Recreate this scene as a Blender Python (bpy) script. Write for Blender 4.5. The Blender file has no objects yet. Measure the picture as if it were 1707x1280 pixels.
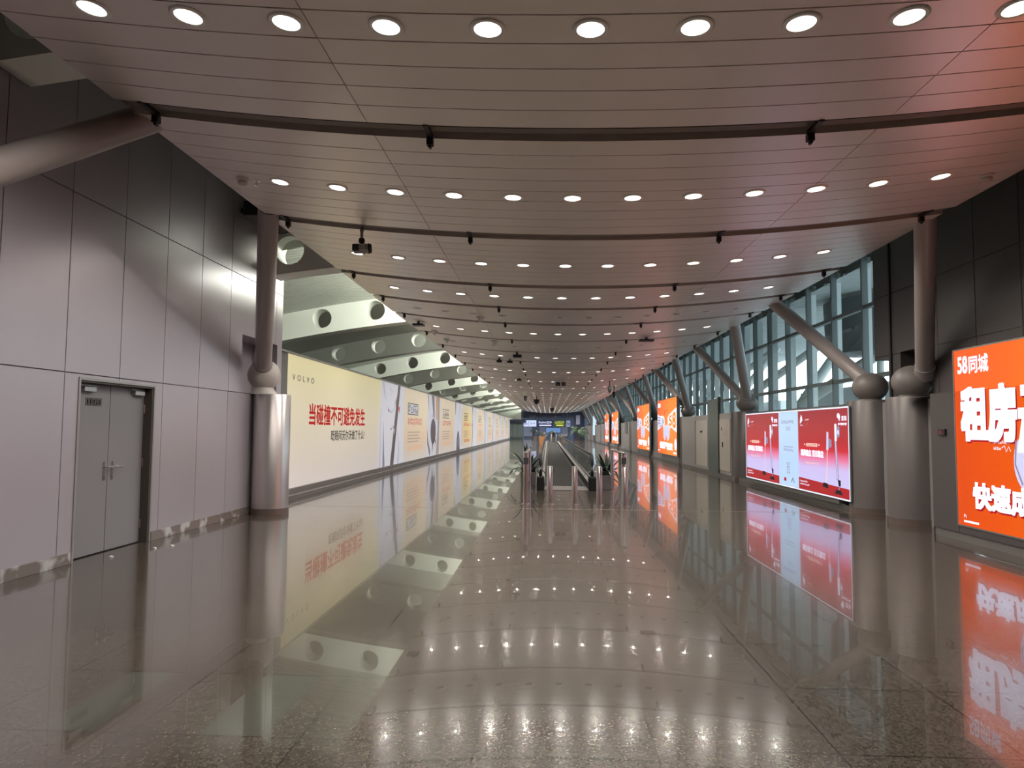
import bpy, math, random
from math import sin, cos, pi, radians, atan2, sqrt
from mathutils import Vector, Matrix
random.seed(7)
S = bpy.context.scene
COL = S.collection

# ------------------------------------------------------------------ camera
F_PX, ROLL = 1175.0, 0.0075
PITCH, YAW = radians(3.6451), radians(2.9263)
cp, sp, cy, sy = cos(PITCH), sin(PITCH), cos(YAW), sin(YAW)
fwd = Vector((-sy*cp, cy*cp, sp)); rgt = Vector((cy, sy, 0)); upv = rgt.cross(fwd)
R_ = rgt*cos(ROLL) + upv*sin(ROLL); U_ = upv*cos(ROLL) - rgt*sin(ROLL)
cam = bpy.data.cameras.new('camera'); cam_o = bpy.data.objects.new('camera', cam); COL.objects.link(cam_o)
cam.sensor_width = 36.0; cam.lens = F_PX/1707*36.0; cam.clip_start = 0.05; cam.clip_end = 600
mw = Matrix((R_, U_, -fwd)).transposed().to_4x4(); mw.translation = Vector((0, 0, 1.55))
cam_o.matrix_world = mw
S.camera = cam_o

# ------------------------------------------------------------------ world, exposure
S.view_settings.view_transform = 'Standard'; S.view_settings.look = 'None'
S.view_settings.exposure = 0.0; S.view_settings.gamma = 1.0; S.view_settings.use_curve_mapping = False
W = bpy.data.worlds.new('overcast_sky'); S.world = W; W.use_nodes = True
wn = W.node_tree.nodes; wl = W.node_tree.links
bg = wn['Background']
tc = wn.new('ShaderNodeTexCoord'); sep = wn.new('ShaderNodeSeparateXYZ'); cr = wn.new('ShaderNodeValToRGB')
wl.new(tc.outputs['Generated'], sep.inputs[0]); wl.new(sep.outputs['Z'], cr.inputs[0]); wl.new(cr.outputs[0], bg.inputs[0])
cr.color_ramp.elements[0].position = 0.0; cr.color_ramp.elements[0].color = (0.80, 0.88, 0.90, 1)
cr.color_ramp.elements[1].position = 0.7; cr.color_ramp.elements[1].color = (0.62, 0.78, 0.90, 1)
bg.inputs[1].default_value = 4.5
try:
    S.cycles.max_bounces = 10; S.cycles.diffuse_bounces = 5; S.cycles.glossy_bounces = 5; S.cycles.transparent_max_bounces = 24
    S.cycles.sample_clamp_indirect = 6.0; S.cycles.use_denoising = True
except Exception:
    pass
LAMP = 4.0         # glow of the downlight lenses
SPOT_W = 108.0      # power of each near downlight
BAY_FILL = 27.0    # glow of unseen strips added to light the left roof beams

# ------------------------------------------------------------------ materials
def srgb(r, g, b):
    f = lambda c: (c/255/12.92) if c/255 <= 0.04045 else ((c/255+0.055)/1.055)**2.4
    return (f(r), f(g), f(b), 1.0)
def nodes_of(m):
    m.use_nodes = True
    return m.node_tree.nodes, m.node_tree.links, m.node_tree.nodes['Principled BSDF']
def mat(name, col, rough=0.5, metal=0.0, vary=0.06, scale=6.0, spec=0.5, bump=0.0, stretch=None):
    m = bpy.data.materials.new(name); n, l, b = nodes_of(m)
    b.inputs['Metallic'].default_value = metal
    b.inputs['Specular IOR Level'].default_value = spec
    t = n.new('ShaderNodeTexCoord'); no = n.new('ShaderNodeTexNoise'); no.inputs['Scale'].default_value = scale
    no.inputs['Detail'].default_value = 3.0
    mp = n.new('ShaderNodeMapping'); l.new(t.outputs['Object'], mp.inputs[0])
    if stretch: mp.inputs['Scale'].default_value = stretch
    l.new(mp.outputs[0], no.inputs['Vector'])
    mx = n.new('ShaderNodeMix'); mx.data_type = 'RGBA'
    mx.inputs[6].default_value = tuple(c*(1-vary) for c in col[:3])+(1,)
    mx.inputs[7].default_value = tuple(min(1, c*(1+vary)) for c in col[:3])+(1,)
    l.new(no.outputs[0], mx.inputs[0]); l.new(mx.outputs[2], b.inputs['Base Color'])
    mr = n.new('ShaderNodeMapRange'); mr.inputs[3].default_value = max(0, rough*0.88); mr.inputs[4].default_value = min(1, rough*1.12)
    l.new(no.outputs[0], mr.inputs[0]); l.new(mr.outputs[0], b.inputs['Roughness'])
    if bump:
        bp = n.new('ShaderNodeBump'); bp.inputs['Strength'].default_value = bump; bp.inputs['Distance'].default_value = 0.01
        l.new(no.outputs[0], bp.inputs['Height']); l.new(bp.outputs[0], b.inputs['Normal'])
    return m
def glow(name, col, strength=1.0, rough=0.25, spec=0.3):
    m = bpy.data.materials.new(name); n, l, b = nodes_of(m)
    b.inputs['Base Color'].default_value = tuple(c*0.15 for c in col[:3])+(1,)
    b.inputs['Roughness'].default_value = rough; b.inputs['Specular IOR Level'].default_value = spec
    b.inputs['Emission Color'].default_value = col; b.inputs['Emission Strength'].default_value = strength
    return m
def ramp_glow(name, axis, stops, strength=1.0, lo=0.0, hi=1.0, base=0.15):
    """glowing film whose colour runs along a local axis (metres lo..hi)"""
    m = bpy.data.materials.new(name); n, l, b = nodes_of(m)
    t = n.new('ShaderNodeTexCoord'); s = n.new('ShaderNodeSeparateXYZ'); mr = n.new('ShaderNodeMapRange'); c = n.new('ShaderNodeValToRGB')
    l.new(t.outputs['Object'], s.inputs[0]); l.new(s.outputs[axis], mr.inputs[0])
    mr.inputs[1].default_value = lo; mr.inputs[2].default_value = hi
    l.new(mr.outputs[0], c.inputs[0])
    e = c.color_ramp.elements
    e[0].position, e[0].color = stops[0]; e[1].position, e[1].color = stops[-1]
    for p, k in stops[1:-1]:
        x = e.new(p); x.color = k
    l.new(c.outputs[0], b.inputs['Emission Color']); b.inputs['Emission Strength'].default_value = strength
    mm = n.new('ShaderNodeMix'); mm.data_type = 'RGBA'; mm.inputs[0].default_value = base
    mm.inputs[6].default_value = (0, 0, 0, 1); l.new(c.outputs[0], mm.inputs[7]); l.new(mm.outputs[2], b.inputs['Base Color'])
    b.inputs['Roughness'].default_value = 0.3; b.inputs['Specular IOR Level'].default_value = 0.25
    return m
def glass_mat(name, tint=(0.86, 0.94, 0.93), refl=0.10):
    m = bpy.data.materials.new(name); m.use_nodes = True; n = m.node_tree.nodes; l = m.node_tree.links
    n.remove(n['Principled BSDF'])
    tr = n.new('ShaderNodeBsdfTransparent'); tr.inputs[0].default_value = tint+(1,)
    gl = n.new('ShaderNodeBsdfGlossy'); gl.inputs['Roughness'].default_value = 0.03; gl.inputs[0].default_value = (0.9, 0.95, 0.95, 1)
    fr = n.new('ShaderNodeLayerWeight'); pw = n.new('ShaderNodeMath'); pw.operation = 'POWER'; pw.inputs[1].default_value = 4.0
    l.new(fr.outputs['Facing'], pw.inputs[0])
    mu = n.new('ShaderNodeMath'); mu.operation = 'MULTIPLY_ADD'; mu.inputs[1].default_value = 0.5; mu.inputs[2].default_value = 0.04
    mx = n.new('ShaderNodeMixShader')
    l.new(pw.outputs[0], mu.inputs[0]); l.new(mu.outputs[0], mx.inputs[0]); l.new(tr.outputs[0], mx.inputs[1]); l.new(gl.outputs[0], mx.inputs[2])
    l.new(mx.outputs[0], n['Material Output'].inputs[0])
    return m

M = {}
M['ceil'] = mat('ceiling_slats', (0.82, 0.75, 0.715, 1), 0.37, 0.55, 0.04, 1.3, 0.5)
M['groove'] = mat('shadow_gap', (0.09, 0.08, 0.075, 1), 0.8)
M['track'] = mat('dark_channel', (0.17, 0.135, 0.115, 1), 0.5, 0.1)
M['bracket'] = mat('black_bracket', (0.015, 0.014, 0.014, 1), 0.5)
M['wall'] = mat('grey_metal_cladding', (0.42, 0.385, 0.42, 1), 0.33, 0.5, 0.05, 1.1, 0.5, stretch=(1, 1, 0.25))
M['walldark'] = mat('dark_grey_cladding', (0.060, 0.052, 0.052, 1), 0.45, 0.0, 0.05, 1.1)
M['stone'] = None
M['door'] = mat('grey_painted_steel', (0.17, 0.163, 0.178, 1), 0.45, 0.0, 0.05, 2.0)
M['frame'] = mat('brushed_door_frame', (0.34, 0.32, 0.32, 1), 0.35, 0.6)
M['darkframe'] = mat('dark_reveal', (0.05, 0.042, 0.036, 1), 0.5)
M['steel'] = mat('stainless_steel', (0.60, 0.57, 0.56, 1), 0.22, 1.0, 0.04, 9.0, stretch=(1, 1, 0.2))
M['silver'] = mat('silver_column_cladding', (0.50, 0.47, 0.47, 1), 0.30, 0.8, 0.04, 5.0, stretch=(1, 1, 0.1))
M['castdark'] = mat('dark_cast_joint', (0.17, 0.15, 0.14, 1), 0.45, 0.0, 0.04, 4.0)
M['colgrey'] = mat('grey_column_cladding', (0.13, 0.115, 0.112, 1), 0.38, 0.25, 0.04, 3.0, stretch=(1, 1, 0.1))
M['tube'] = mat('painted_steel_tube', (0.30, 0.262, 0.255, 1), 0.35, 0.0, 0.03, 2.0)
M['cast'] = mat('cast_steel_joint', (0.40, 0.37, 0.345, 1), 0.42, 0.0, 0.04, 4.0)
M['roof'] = mat('white_roof_paint', (0.80, 0.82, 0.77, 1), 0.55, 0.0, 0.03, 2.0)
M['soffit'] = mat('grey_roof_soffit', (0.56, 0.58, 0.53, 1), 0.6, 0.0, 0.04, 2.0)
M['alu'] = mat('anodised_aluminium', (0.40, 0.39, 0.38, 1), 0.30, 0.8, 0.04, 5.0)
M['alubright'] = mat('polished_aluminium_edge', (0.85, 0.84, 0.82, 1), 0.2, 0.9)
M['plinth'] = mat('grey_plinth', (0.15, 0.14, 0.135, 1), 0.3, 0.3, 0.12, 3.0)
M['mullion'] = mat('blue_grey_mullion', (0.17, 0.20, 0.21, 1), 0.45, 0.1, 0.05, 3.0)
M['fin'] = mat('pale_grey_fin', (0.66, 0.72, 0.73, 1), 0.5, 0.0, 0.05, 3.0)
M['glass'] = glass_mat('clear_glazing')
M['balglass'] = glass_mat('balustrade_glass', (0.55, 0.60, 0.60))
M['rubber'] = mat('black_rubber', (0.008, 0.008, 0.009, 1), 0.5, spec=.25)
M['belt'] = mat('ribbed_rubber_belt', (0.009, 0.0095, 0.0095, 1), 0.65, 0.0, 0.15, 30.0, spec=.08)
M['blackplastic'] = mat('black_plastic', (0.018, 0.018, 0.02, 1), 0.4)
M['whiteplastic'] = mat('white_plastic', (0.62, 0.60, 0.57, 1), 0.4)
M['leaf'] = mat('dark_green_leaf', (0.012, 0.028, 0.016, 1), 0.4, 0.0, 0.4, 8.0)
M['palm'] = mat('palm_green_leaf', (0.03, 0.085, 0.025, 1), 0.45, 0.0, 0.4, 8.0)
M['stem'] = mat('plant_stem', (0.10, 0.09, 0.05, 1), 0.7)
M['planter'] = mat('grey_planter', (0.16, 0.145, 0.14, 1), 0.45, 0.1)
M['terra'] = mat('terracotta_pot', (0.55, 0.27, 0.12, 1), 0.6)
M['concrete'] = mat('apron_concrete', (0.55, 0.56, 0.56, 1), 0.8, 0.0, 0.1, 0.4)
M['outgrey'] = mat('exterior_grey_metal', (0.60, 0.64, 0.63, 1), 0.55, 0.0, 0.08, 1.0)
M['outdark'] = mat('exterior_dark_metal', (0.12, 0.14, 0.155, 1), 0.45, 0.3, 0.08, 1.0)
M['cream'] = mat('cream_cabinet_panel', (0.50, 0.455, 0.40, 1), 0.35, 0.25, 0.06, 1.5)
M['cabgrey'] = mat('grey_cabinet_panel', (0.36, 0.345, 0.33, 1), 0.33, 0.4, 0.06, 1.5)
M['shop'] = mat('dark_green_shopfront', (0.06, 0.085, 0.08, 1), 0.35)
M['bluewall'] = mat('blue_grey_end_wall', (0.16, 0.20, 0.30, 1), 0.4)
M['lav'] = mat('lavender_end_panel', (0.42, 0.42, 0.58, 1), 0.4)
M['navy'] = mat('navy_bulkhead', (0.03, 0.04, 0.085, 1), 0.4)
M['lens'] = glow('downlight_lens', (1.0, 0.95, 0.86, 1), LAMP)
M['unlit'] = mat('unlit_lens', (0.33, 0.30, 0.28, 1), 0.25)
M['bay_fill'] = glow('added_bay_glow', (0.96, 1.0, 0.87, 1), BAY_FILL)
M['bay_fill_dim'] = glow('added_bay_glow_dim', (0.96, 1.0, 0.87, 1), BAY_FILL*.16)  # weaker glow, added to brighten the darker bays
M['lampring'] = mat('white_lamp_ring', (0.9, 0.88, 0.85, 1), 0.3)
M['skirt'] = mat('brown_column_skirt', (0.10, 0.075, 0.066, 1), 0.25)
M['brass'] = mat('floor_joint_metal', (0.45, 0.41, 0.34, 1), 0.3, 0.8)
M['scrap'] = mat('crumpled_paper', (0.6, 0.58, 0.55, 1), 0.7)

# polished granite floor: speckles, tile joints, two paler replaced tiles
def floor_material():
    m = bpy.data.materials.new('polished_brown_granite'); n, l, b = nodes_of(m)
    t = n.new('ShaderNodeTexCoord'); mp = n.new('ShaderNodeMapping'); l.new(t.outputs['Object'], mp.inputs[0])
    mp.inputs['Location'].default_value = (0.35, -3.57+8*0.88, 0)
    br = n.new('ShaderNodeTexBrick'); br.offset = 0.0; br.squash = 1.0
    l.new(mp.outputs[0], br.inputs['Vector'])
    br.inputs['Scale'].default_value = 1.0; br.inputs['Brick Width'].default_value = 0.88; br.inputs['Row Height'].default_value = 0.88
    br.inputs['Mortar Size'].default_value = 0.0045; br.inputs['Mortar Smooth'].default_value = 0.1; br.inputs['Bias'].default_value = 0.0
    br.inputs['Color1'].default_value = (0.050, 0.042, 0.034, 1); br.inputs['Color2'].default_value = (0.058, 0.049, 0.040, 1)
    br.inputs['Mortar'].default_value = (0.012, 0.009, 0.007, 1)
    vo = n.new('ShaderNodeTexVoronoi'); vo.inputs['Scale'].default_value = 95.0; l.new(t.outputs['Object'], vo.inputs['Vector'])
    bw = n.new('ShaderNodeRGBToBW'); l.new(vo.outputs['Color'], bw.inputs[0])
    cr_ = n.new('ShaderNodeValToRGB'); l.new(bw.outputs[0], cr_.inputs[0])
    cr_.color_ramp.elements[0].position = 0.2; cr_.color_ramp.elements[0].color = (0.40, 0.39, 0.38, 1)
    cr_.color_ramp.elements[1].position = 0.85; cr_.color_ramp.elements[1].color = (1.9, 1.85, 1.8, 1)
    mu = n.new('ShaderNodeMix'); mu.data_type = 'RGBA'; mu.blend_type = 'MULTIPLY'; mu.inputs[0].default_value = 0.8
    l.new(br.outputs['Color'], mu.inputs[6]); l.new(cr_.outputs[0], mu.inputs[7])
    # replaced, slightly greener tiles
    s = n.new('ShaderNodeSeparateXYZ'); l.new(t.outputs['Object'], s.inputs[0])
    def inside(out, a, c):
        g = n.new('ShaderNodeMath'); g.operation = 'COMPARE'; l.new(out, g.inputs[0]); g.inputs[1].default_value = (a+c)/2; g.inputs[2].default_value = abs(c-a)/2
        return g.outputs[0]
    def mult(a, c):
        g = n.new('ShaderNodeMath'); g.operation = 'MULTIPLY'; l.new(a, g.inputs[0]); l.new(c, g.inputs[1]); return g.outputs[0]
    ry = inside(s.outputs['Y'], 3.58, 4.44)
    ad = n.new('ShaderNodeMath'); ad.operation = 'ADD'
    l.new(mult(inside(s.outputs['X'], -2.62, -2.32), ry), ad.inputs[0]); l.new(mult(inside(s.outputs['X'], -1.75, -1.41), ry), ad.inputs[1])
    mu2 = n.new('ShaderNodeMix'); mu2.data_type = 'RGBA'; l.new(ad.outputs[0], mu2.inputs[0]); l.new(mu.outputs[2], mu2.inputs[6])
    mu2.inputs[7].default_value = (0.064, 0.064, 0.052, 1)
    l.new(mu2.outputs[2], b.inputs['Base Color'])
    no = n.new('ShaderNodeTexNoise'); no.inputs['Scale'].default_value = 2.2; no.inputs['Detail'].default_value = 4; l.new(t.outputs['Object'], no.inputs['Vector'])
    mr = n.new('ShaderNodeMapRange'); mr.inputs[3].default_value = 0.12; mr.inputs[4].default_value = 0.18; l.new(no.outputs[0], mr.inputs[0])
    l.new(mr.outputs[0], b.inputs['Roughness']); b.inputs['Specular IOR Level'].default_value = 0.26
    b.inputs['Coat Weight'].default_value = 0.5; b.inputs['Coat Roughness'].default_value = 0.012; b.inputs['Coat IOR'].default_value = 1.38
    # gentle unevenness from tile to tile
    no2 = n.new('ShaderNodeTexNoise'); no2.inputs['Scale'].default_value = 0.9; l.new(t.outputs['Object'], no2.inputs['Vector'])
    bp = n.new('ShaderNodeBump'); bp.inputs['Strength'].default_value = 0.05; bp.inputs['Distance'].default_value = 0.02
    l.new(no2.outputs[0], bp.inputs['Height']); l.new(bp.outputs[0], b.inputs['Normal'])
    return m
M['floor'] = floor_material()
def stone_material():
    m = bpy.data.materials.new('patchy_stone_skirting'); n, l, b = nodes_of(m)
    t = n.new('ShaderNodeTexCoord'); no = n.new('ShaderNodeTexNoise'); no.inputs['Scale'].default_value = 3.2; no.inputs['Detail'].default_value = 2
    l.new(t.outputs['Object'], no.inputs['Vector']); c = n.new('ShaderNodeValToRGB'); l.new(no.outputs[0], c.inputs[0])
    e = c.color_ramp.elements; e[0].position = 0.55; e[0].color = (0.13, 0.105, 0.095, 1); e[1].position = 0.64; e[1].color = (0.36, 0.345, 0.345, 1)  # pale noise patches over the brown stone
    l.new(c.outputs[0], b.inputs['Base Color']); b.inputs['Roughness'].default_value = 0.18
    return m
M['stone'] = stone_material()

# ------------------------------------------------------------------ mesh helpers
class MB:
    def __init__(s): s.v = []; s.f = []; s.m = []
    def add(s, vs, fs, mi=0):
        o = len(s.v); s.v += [tuple(p) for p in vs]
        for f in fs: s.f.append(tuple(i+o for i in f)); s.m.append(mi)
        return s
    def box(s, x0, x1, y0, y1, z0, z1, mi=0):
        return s.add([(x0,y0,z0),(x1,y0,z0),(x1,y1,z0),(x0,y1,z0),(x0,y0,z1),(x1,y0,z1),(x1,y1,z1),(x0,y1,z1)],
                     [(0,3,2,1),(4,5,6,7),(0,1,5,4),(1,2,6,5),(2,3,7,6),(3,0,4,7)], mi)
    def obox(s, c, ax, ay, az, mi=0):
        """box with centre c and half-axis vectors"""
        c, ax, ay, az = Vector(c), Vector(ax), Vector(ay), Vector(az)
        P = [c+a*ax+b*ay+d*az for d in (-1,1) for a, b in ((-1,-1),(1,-1),(1,1),(-1,1))]
        return s.add(P, [(0,3,2,1),(4,5,6,7),(0,1,5,4),(1,2,6,5),(2,3,7,6),(3,0,4,7)], mi)
    def ring_loft(s, rings, mi=0, cap=True):
        n = len(rings[0]); o = len(s.v)
        for r in rings: s.v += [tuple(p) for p in r]
        for k in range(len(rings)-1):
            for i in range(n):
                j = (i+1) % n
                s.f.append((o+k*n+i, o+k*n+j, o+(k+1)*n+j, o+(k+1)*n+i)); s.m.append(mi)
        if cap:
            s.f.append(tuple(o+i for i in reversed(range(n)))); s.m.append(mi)
            s.f.append(tuple(o+(len(rings)-1)*n+i for i in range(n))); s.m.append(mi)
        return s
    def tube(s, p0, p1, r0, r1=None, n=20, mi=0):
        r1 = r0 if r1 is None else r1
        return s.path([p0, p1], [r0, r1], n, mi)
    def path(s, pts, r, n=10, mi=0):
        pts = [Vector(p) for p in pts]; rings = []
        rr = r if isinstance(r, (list, tuple)) else [r]*len(pts)
        d0 = (pts[1]-pts[0]).normalized(); a = Vector((0,0,1)) if abs(d0.z) < 0.9 else Vector((1,0,0))
        for i, p in enumerate(pts):
            d = ((pts[min(i+1, len(pts)-1)]-pts[max(i-1, 0)])).normalized()
            x = d.cross(a).normalized(); y = x.cross(d).normalized()
            rings.append([p+(x*cos(2*pi*k/n)+y*sin(2*pi*k/n))*rr[i] for k in range(n)])
        return s.ring_loft(rings, mi)
    def lathe(s, prof, c=(0,0,0), n=32, mi=0, a0=0.0, a1=2*pi):
        """profile (r, z) turned about the vertical through c"""
        full = abs(a1-a0-2*pi) < 1e-6; k = n if full else n+1; o = len(s.v)
        for r, z in prof:
            for i in range(k):
                t = a0+(a1-a0)*i/n
                s.v.append((c[0]+r*cos(t), c[1]+r*sin(t), c[2]+z))
        for j in range(len(prof)-1):
            for i in range(n):
                i2 = (i+1) % k
                s.f.append((o+j*k+i, o+j*k+i2, o+(j+1)*k+i2, o+(j+1)*k+i)); s.m.append(mi)
        return s
    def disc(s, c, r, n=24, mi=0, flip=False):
        P = [(c[0]+r*cos(2*pi*i/n), c[1]+r*sin(2*pi*i/n), c[2]) for i in range(n)]
        return s.add(P, [tuple(reversed(range(n))) if flip else tuple(range(n))], mi)
    def build(s, name, mats, parent=None, loc=None, smooth=None, bevel=0.0, kind=None):
        me = bpy.data.meshes.new(name); me.from_pydata(s.v, [], s.f)
        if not isinstance(mats, (list, tuple)): mats = [mats]
        for m in mats: me.materials.append(M[m] if isinstance(m, str) else m)
        if len(mats) > 1: me.polygons.foreach_set('material_index', s.m)
        if smooth:
            me.shade_smooth(); me.set_sharp_from_angle(angle=radians(smooth))
        me.update()
        o = bpy.data.objects.new(name, me); COL.objects.link(o)
        if parent: o.parent = parent
        if loc: o.location = loc
        if kind: o['kind'] = kind
        if bevel:
            bm_ = o.modifiers.new('edge', 'BEVEL'); bm_.width = bevel; bm_.segments = 2; bm_.limit_method = 'ANGLE'
        return o
def tag(o, label, cat, group=None):
    o['label'] = label; o['category'] = cat; o['kind'] = 'thing'
    if group: o['group'] = group
    return o
def thing(name, label, cat, loc=(0,0,0), rz=0.0, group=None):
    o = bpy.data.objects.new(name, None); COL.objects.link(o); o.location = loc; o.rotation_euler = (0,0,rz); o.empty_display_size = 0.2
    return tag(o, label, cat, group)
def copy_tree(src, loc=None, label=None, parent=None):
    c = src.copy(); COL.objects.link(c)
    if parent is not None: c.parent = parent
    if loc is not None: c.location = loc
    if label: c['label'] = label
    for ch in list(src.children): copy_tree(ch, None, None, c)
    return c

def groove_sheet(mb, u0, u1, su, v0, v1, sv, fn, g=0.004, gu=None, depth=0.012, holes=(), extra_u=(), mi=0, mg=1):
    """one continuous sheet with narrow sunk joints at su / sv; fn(u, v, d) gives the point, d = depth behind the face"""
    def breaks(a, b, seams, extra, gg):
        d = {}
        for q in [a, b]+[e for e in extra if a < e < b]: d[round(q, 5)] = 0
        for q in seams:
            if a < q < b:
                g = gg
                d[round(q-g-0.002, 5)] = 0; d[round(q-g, 5)] = 1; d[round(q+g, 5)] = 1; d[round(q+g+0.002, 5)] = 0
        ks = sorted(d); return ks, [d[k] for k in ks]
    hu = [h[0] for h in holes]+[h[1] for h in holes]; hv = [h[2] for h in holes]+[h[3] for h in holes]
    us, du = breaks(u0, u1, su, list(extra_u)+hu, g if gu is None else gu); vs, dv = breaks(v0, v1, sv, hv, g)
    o = len(mb.v); nv = len(vs)
    for i, u in enumerate(us):
        for j, v in enumerate(vs): mb.v.append(tuple(fn(u, v, depth*max(du[i], dv[j]))))
    for i in range(len(us)-1):
        for j in range(nv-1):
            uc, vc = (us[i]+us[i+1])/2, (vs[j]+vs[j+1])/2
            if any(h[0] < uc < h[1] and h[2] < vc < h[3] for h in holes): continue
            gr = (gu is None and du[i] and du[i+1]) or (dv[j] and dv[j+1])
            mb.f.append((o+i*nv+j, o+(i+1)*nv+j, o+(i+1)*nv+j+1, o+i*nv+j+1)); mb.m.append(mg if gr else mi)
    return mb

# flat lettering: outline text turned into a mesh, fitted to a box
_tc = {}
def text_tris(s, spacing=1.0):
    k = (s, spacing)
    if k not in _tc:
        cu = bpy.data.curves.new('t', 'FONT'); cu.body = s; cu.size = 1.0; cu.fill_mode = 'BOTH'; cu.resolution_u = 3; cu.space_character = spacing
        o = bpy.data.objects.new('t', cu); COL.objects.link(o); bpy.context.view_layer.update()
        me = bpy.data.meshes.new_from_object(o.evaluated_get(bpy.context.evaluated_depsgraph_get()))
        vs = [(v.co.x, v.co.y) for v in me.vertices]; fs = [tuple(p.vertices) for p in me.polygons]
        bpy.data.objects.remove(o); bpy.data.curves.remove(cu); bpy.data.meshes.remove(me)
        _tc[k] = (vs, fs)
    return _tc[k]
class Canvas:
    """draws flat printed shapes in a (u right, v up) plane; P maps (u, v, layer) to a point"""
    def __init__(s, P, mb=None): s.P = P; s.mb = mb or MB()
    def poly(s, pts, mi, l=1): s.mb.add([s.P(u, v, l) for u, v in pts], [tuple(range(len(pts)))], mi)
    def rect(s, u0, v0, u1, v1, mi, l=1): s.poly([(u0,v0),(u1,v0),(u1,v1),(u0,v1)], mi, l)
    def ell(s, u, v, a, b, mi, l=1, n=28, rot=0.0):
        s.poly([(u+a*cos(t)*cos(rot)-b*sin(t)*sin(rot), v+a*cos(t)*sin(rot)+b*sin(t)*cos(rot)) for t in [2*pi*i/n for i in range(n)]], mi, l)
    def strip(s, pts, w, mi, l=1):
        """brush stroke through pts with widths w"""
        L, R = [], []
        for i, (u, v) in enumerate(pts):
            a, b = pts[max(0, i-1)], pts[min(len(pts)-1, i+1)]
            d = Vector((b[0]-a[0], b[1]-a[1])).normalized(); ww = (w[i] if isinstance(w, (list, tuple)) else w)/2
            L.append((u-d.y*ww, v+d.x*ww)); R.append((u+d.y*ww, v-d.x*ww))
        for i in range(len(pts)-1): s.poly([R[i], R[i+1], L[i+1], L[i]], mi, l)
    def text(s, t, u0, v0, u1, v1, mi, l=2, bold=0.0, spacing=1.0, skew=None):
        vs, fs = text_tris(t, spacing)
        if not vs: return
        if bold:
            # heavier weight: the same outline overprinted with small shifts (bold is in em)
            hgt = max(p[1] for p in vs)-min(p[1] for p in vs); wid = max(p[0] for p in vs)-min(p[0] for p in vs)
            V2, F2 = [], []; q = max(1, int(math.ceil(bold/.03)))
            for ix in range(-q, q+1):
                for iy in range(-q, q+1):
                    if q > 1 and max(abs(ix), abs(iy)) < q and (ix, iy) != (0, 0): continue
                    o = len(V2); V2 += [(x+bold*ix/q, y+bold*iy/q) for x, y in vs]; F2 += [tuple(i+o for i in f) for f in fs]
            vs, fs = V2, F2
        xa, xb = min(p[0] for p in vs), max(p[0] for p in vs); ya, yb = min(p[1] for p in vs), max(p[1] for p in vs)
        out = []
        for x, y in vs:
            a, b = (x-xa)/(xb-xa), (y-ya)/(yb-ya)
            if skew: (q0, q1, q2, q3) = skew; p = tuple((1-b)*((1-a)*q0[k]+a*q1[k])+b*((1-a)*q3[k]+a*q2[k]) for k in (0, 1))
            else: p = (u0+a*(u1-u0), v0+b*(v1-v0))
            out.append(s.P(p[0], p[1], l))
        s.mb.add(out, fs, mi)
    def illegible(s, u0, v0, u1, v1, n, mi, l=2, rows=1, seed=1):
        """print too small to read in the photo: short strokes in character cells"""
        rnd = random.Random(seed); h = (v1-v0)/rows; w = (u1-u0)/n
        for r in range(rows):
            for i in range(n):
                a, b = u0+i*w+w*.08, u0+(i+1)*w-w*.08; c, d = v0+r*h+h*.08, v0+(r+1)*h-h*.08
                for q in sorted(rnd.sample([.04, .28, .5, .74, .95], 3)):
                    y = c+(d-c)*q; s.rect(a, y-h*.05, b-(b-a)*rnd.choice([0, 0, .3]), y+h*.05, mi, l)
                for q in rnd.sample([.1, .5, .9], 2):
                    x = a+(b-a)*q; s.rect(x-w*.055, c, x+w*.055, d-(d-c)*rnd.choice([0, .3]), mi, l)
ORD = ['first','second','third','fourth','fifth','sixth','seventh','eighth','ninth','tenth','eleventh','twelfth','thirteenth','fourteenth','fifteenth','sixteenth','seventeenth','eighteenth','nineteenth','twentieth']

END = 114.0
# ================================================================== setting: floor
MB().add([(-10.8,-8.4,0),(9.5,-8.4,0),(9.5,END+8,0),(-10.8,END+8,0)], [(0,1,2,3)]).build('floor', 'floor', kind='structure')
MB().box(-5.3, 5.9, 13.845, 13.87, -0.01, 0.0015).build('trim_1', 'brass', kind='structure')
mb = MB()
for x0, x1, y0, y1 in ((0.36,0.78,8.36,8.375),(0.36,0.78,8.525,8.54),(0.36,0.372,8.36,8.54),(0.768,0.78,8.36,8.54),(0.56,0.572,8.36,8.54)): mb.box(x0, x1, y0, y1, -0.005, 0.0015)
mb.build('trim_2', 'bracket', kind='structure')

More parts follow.
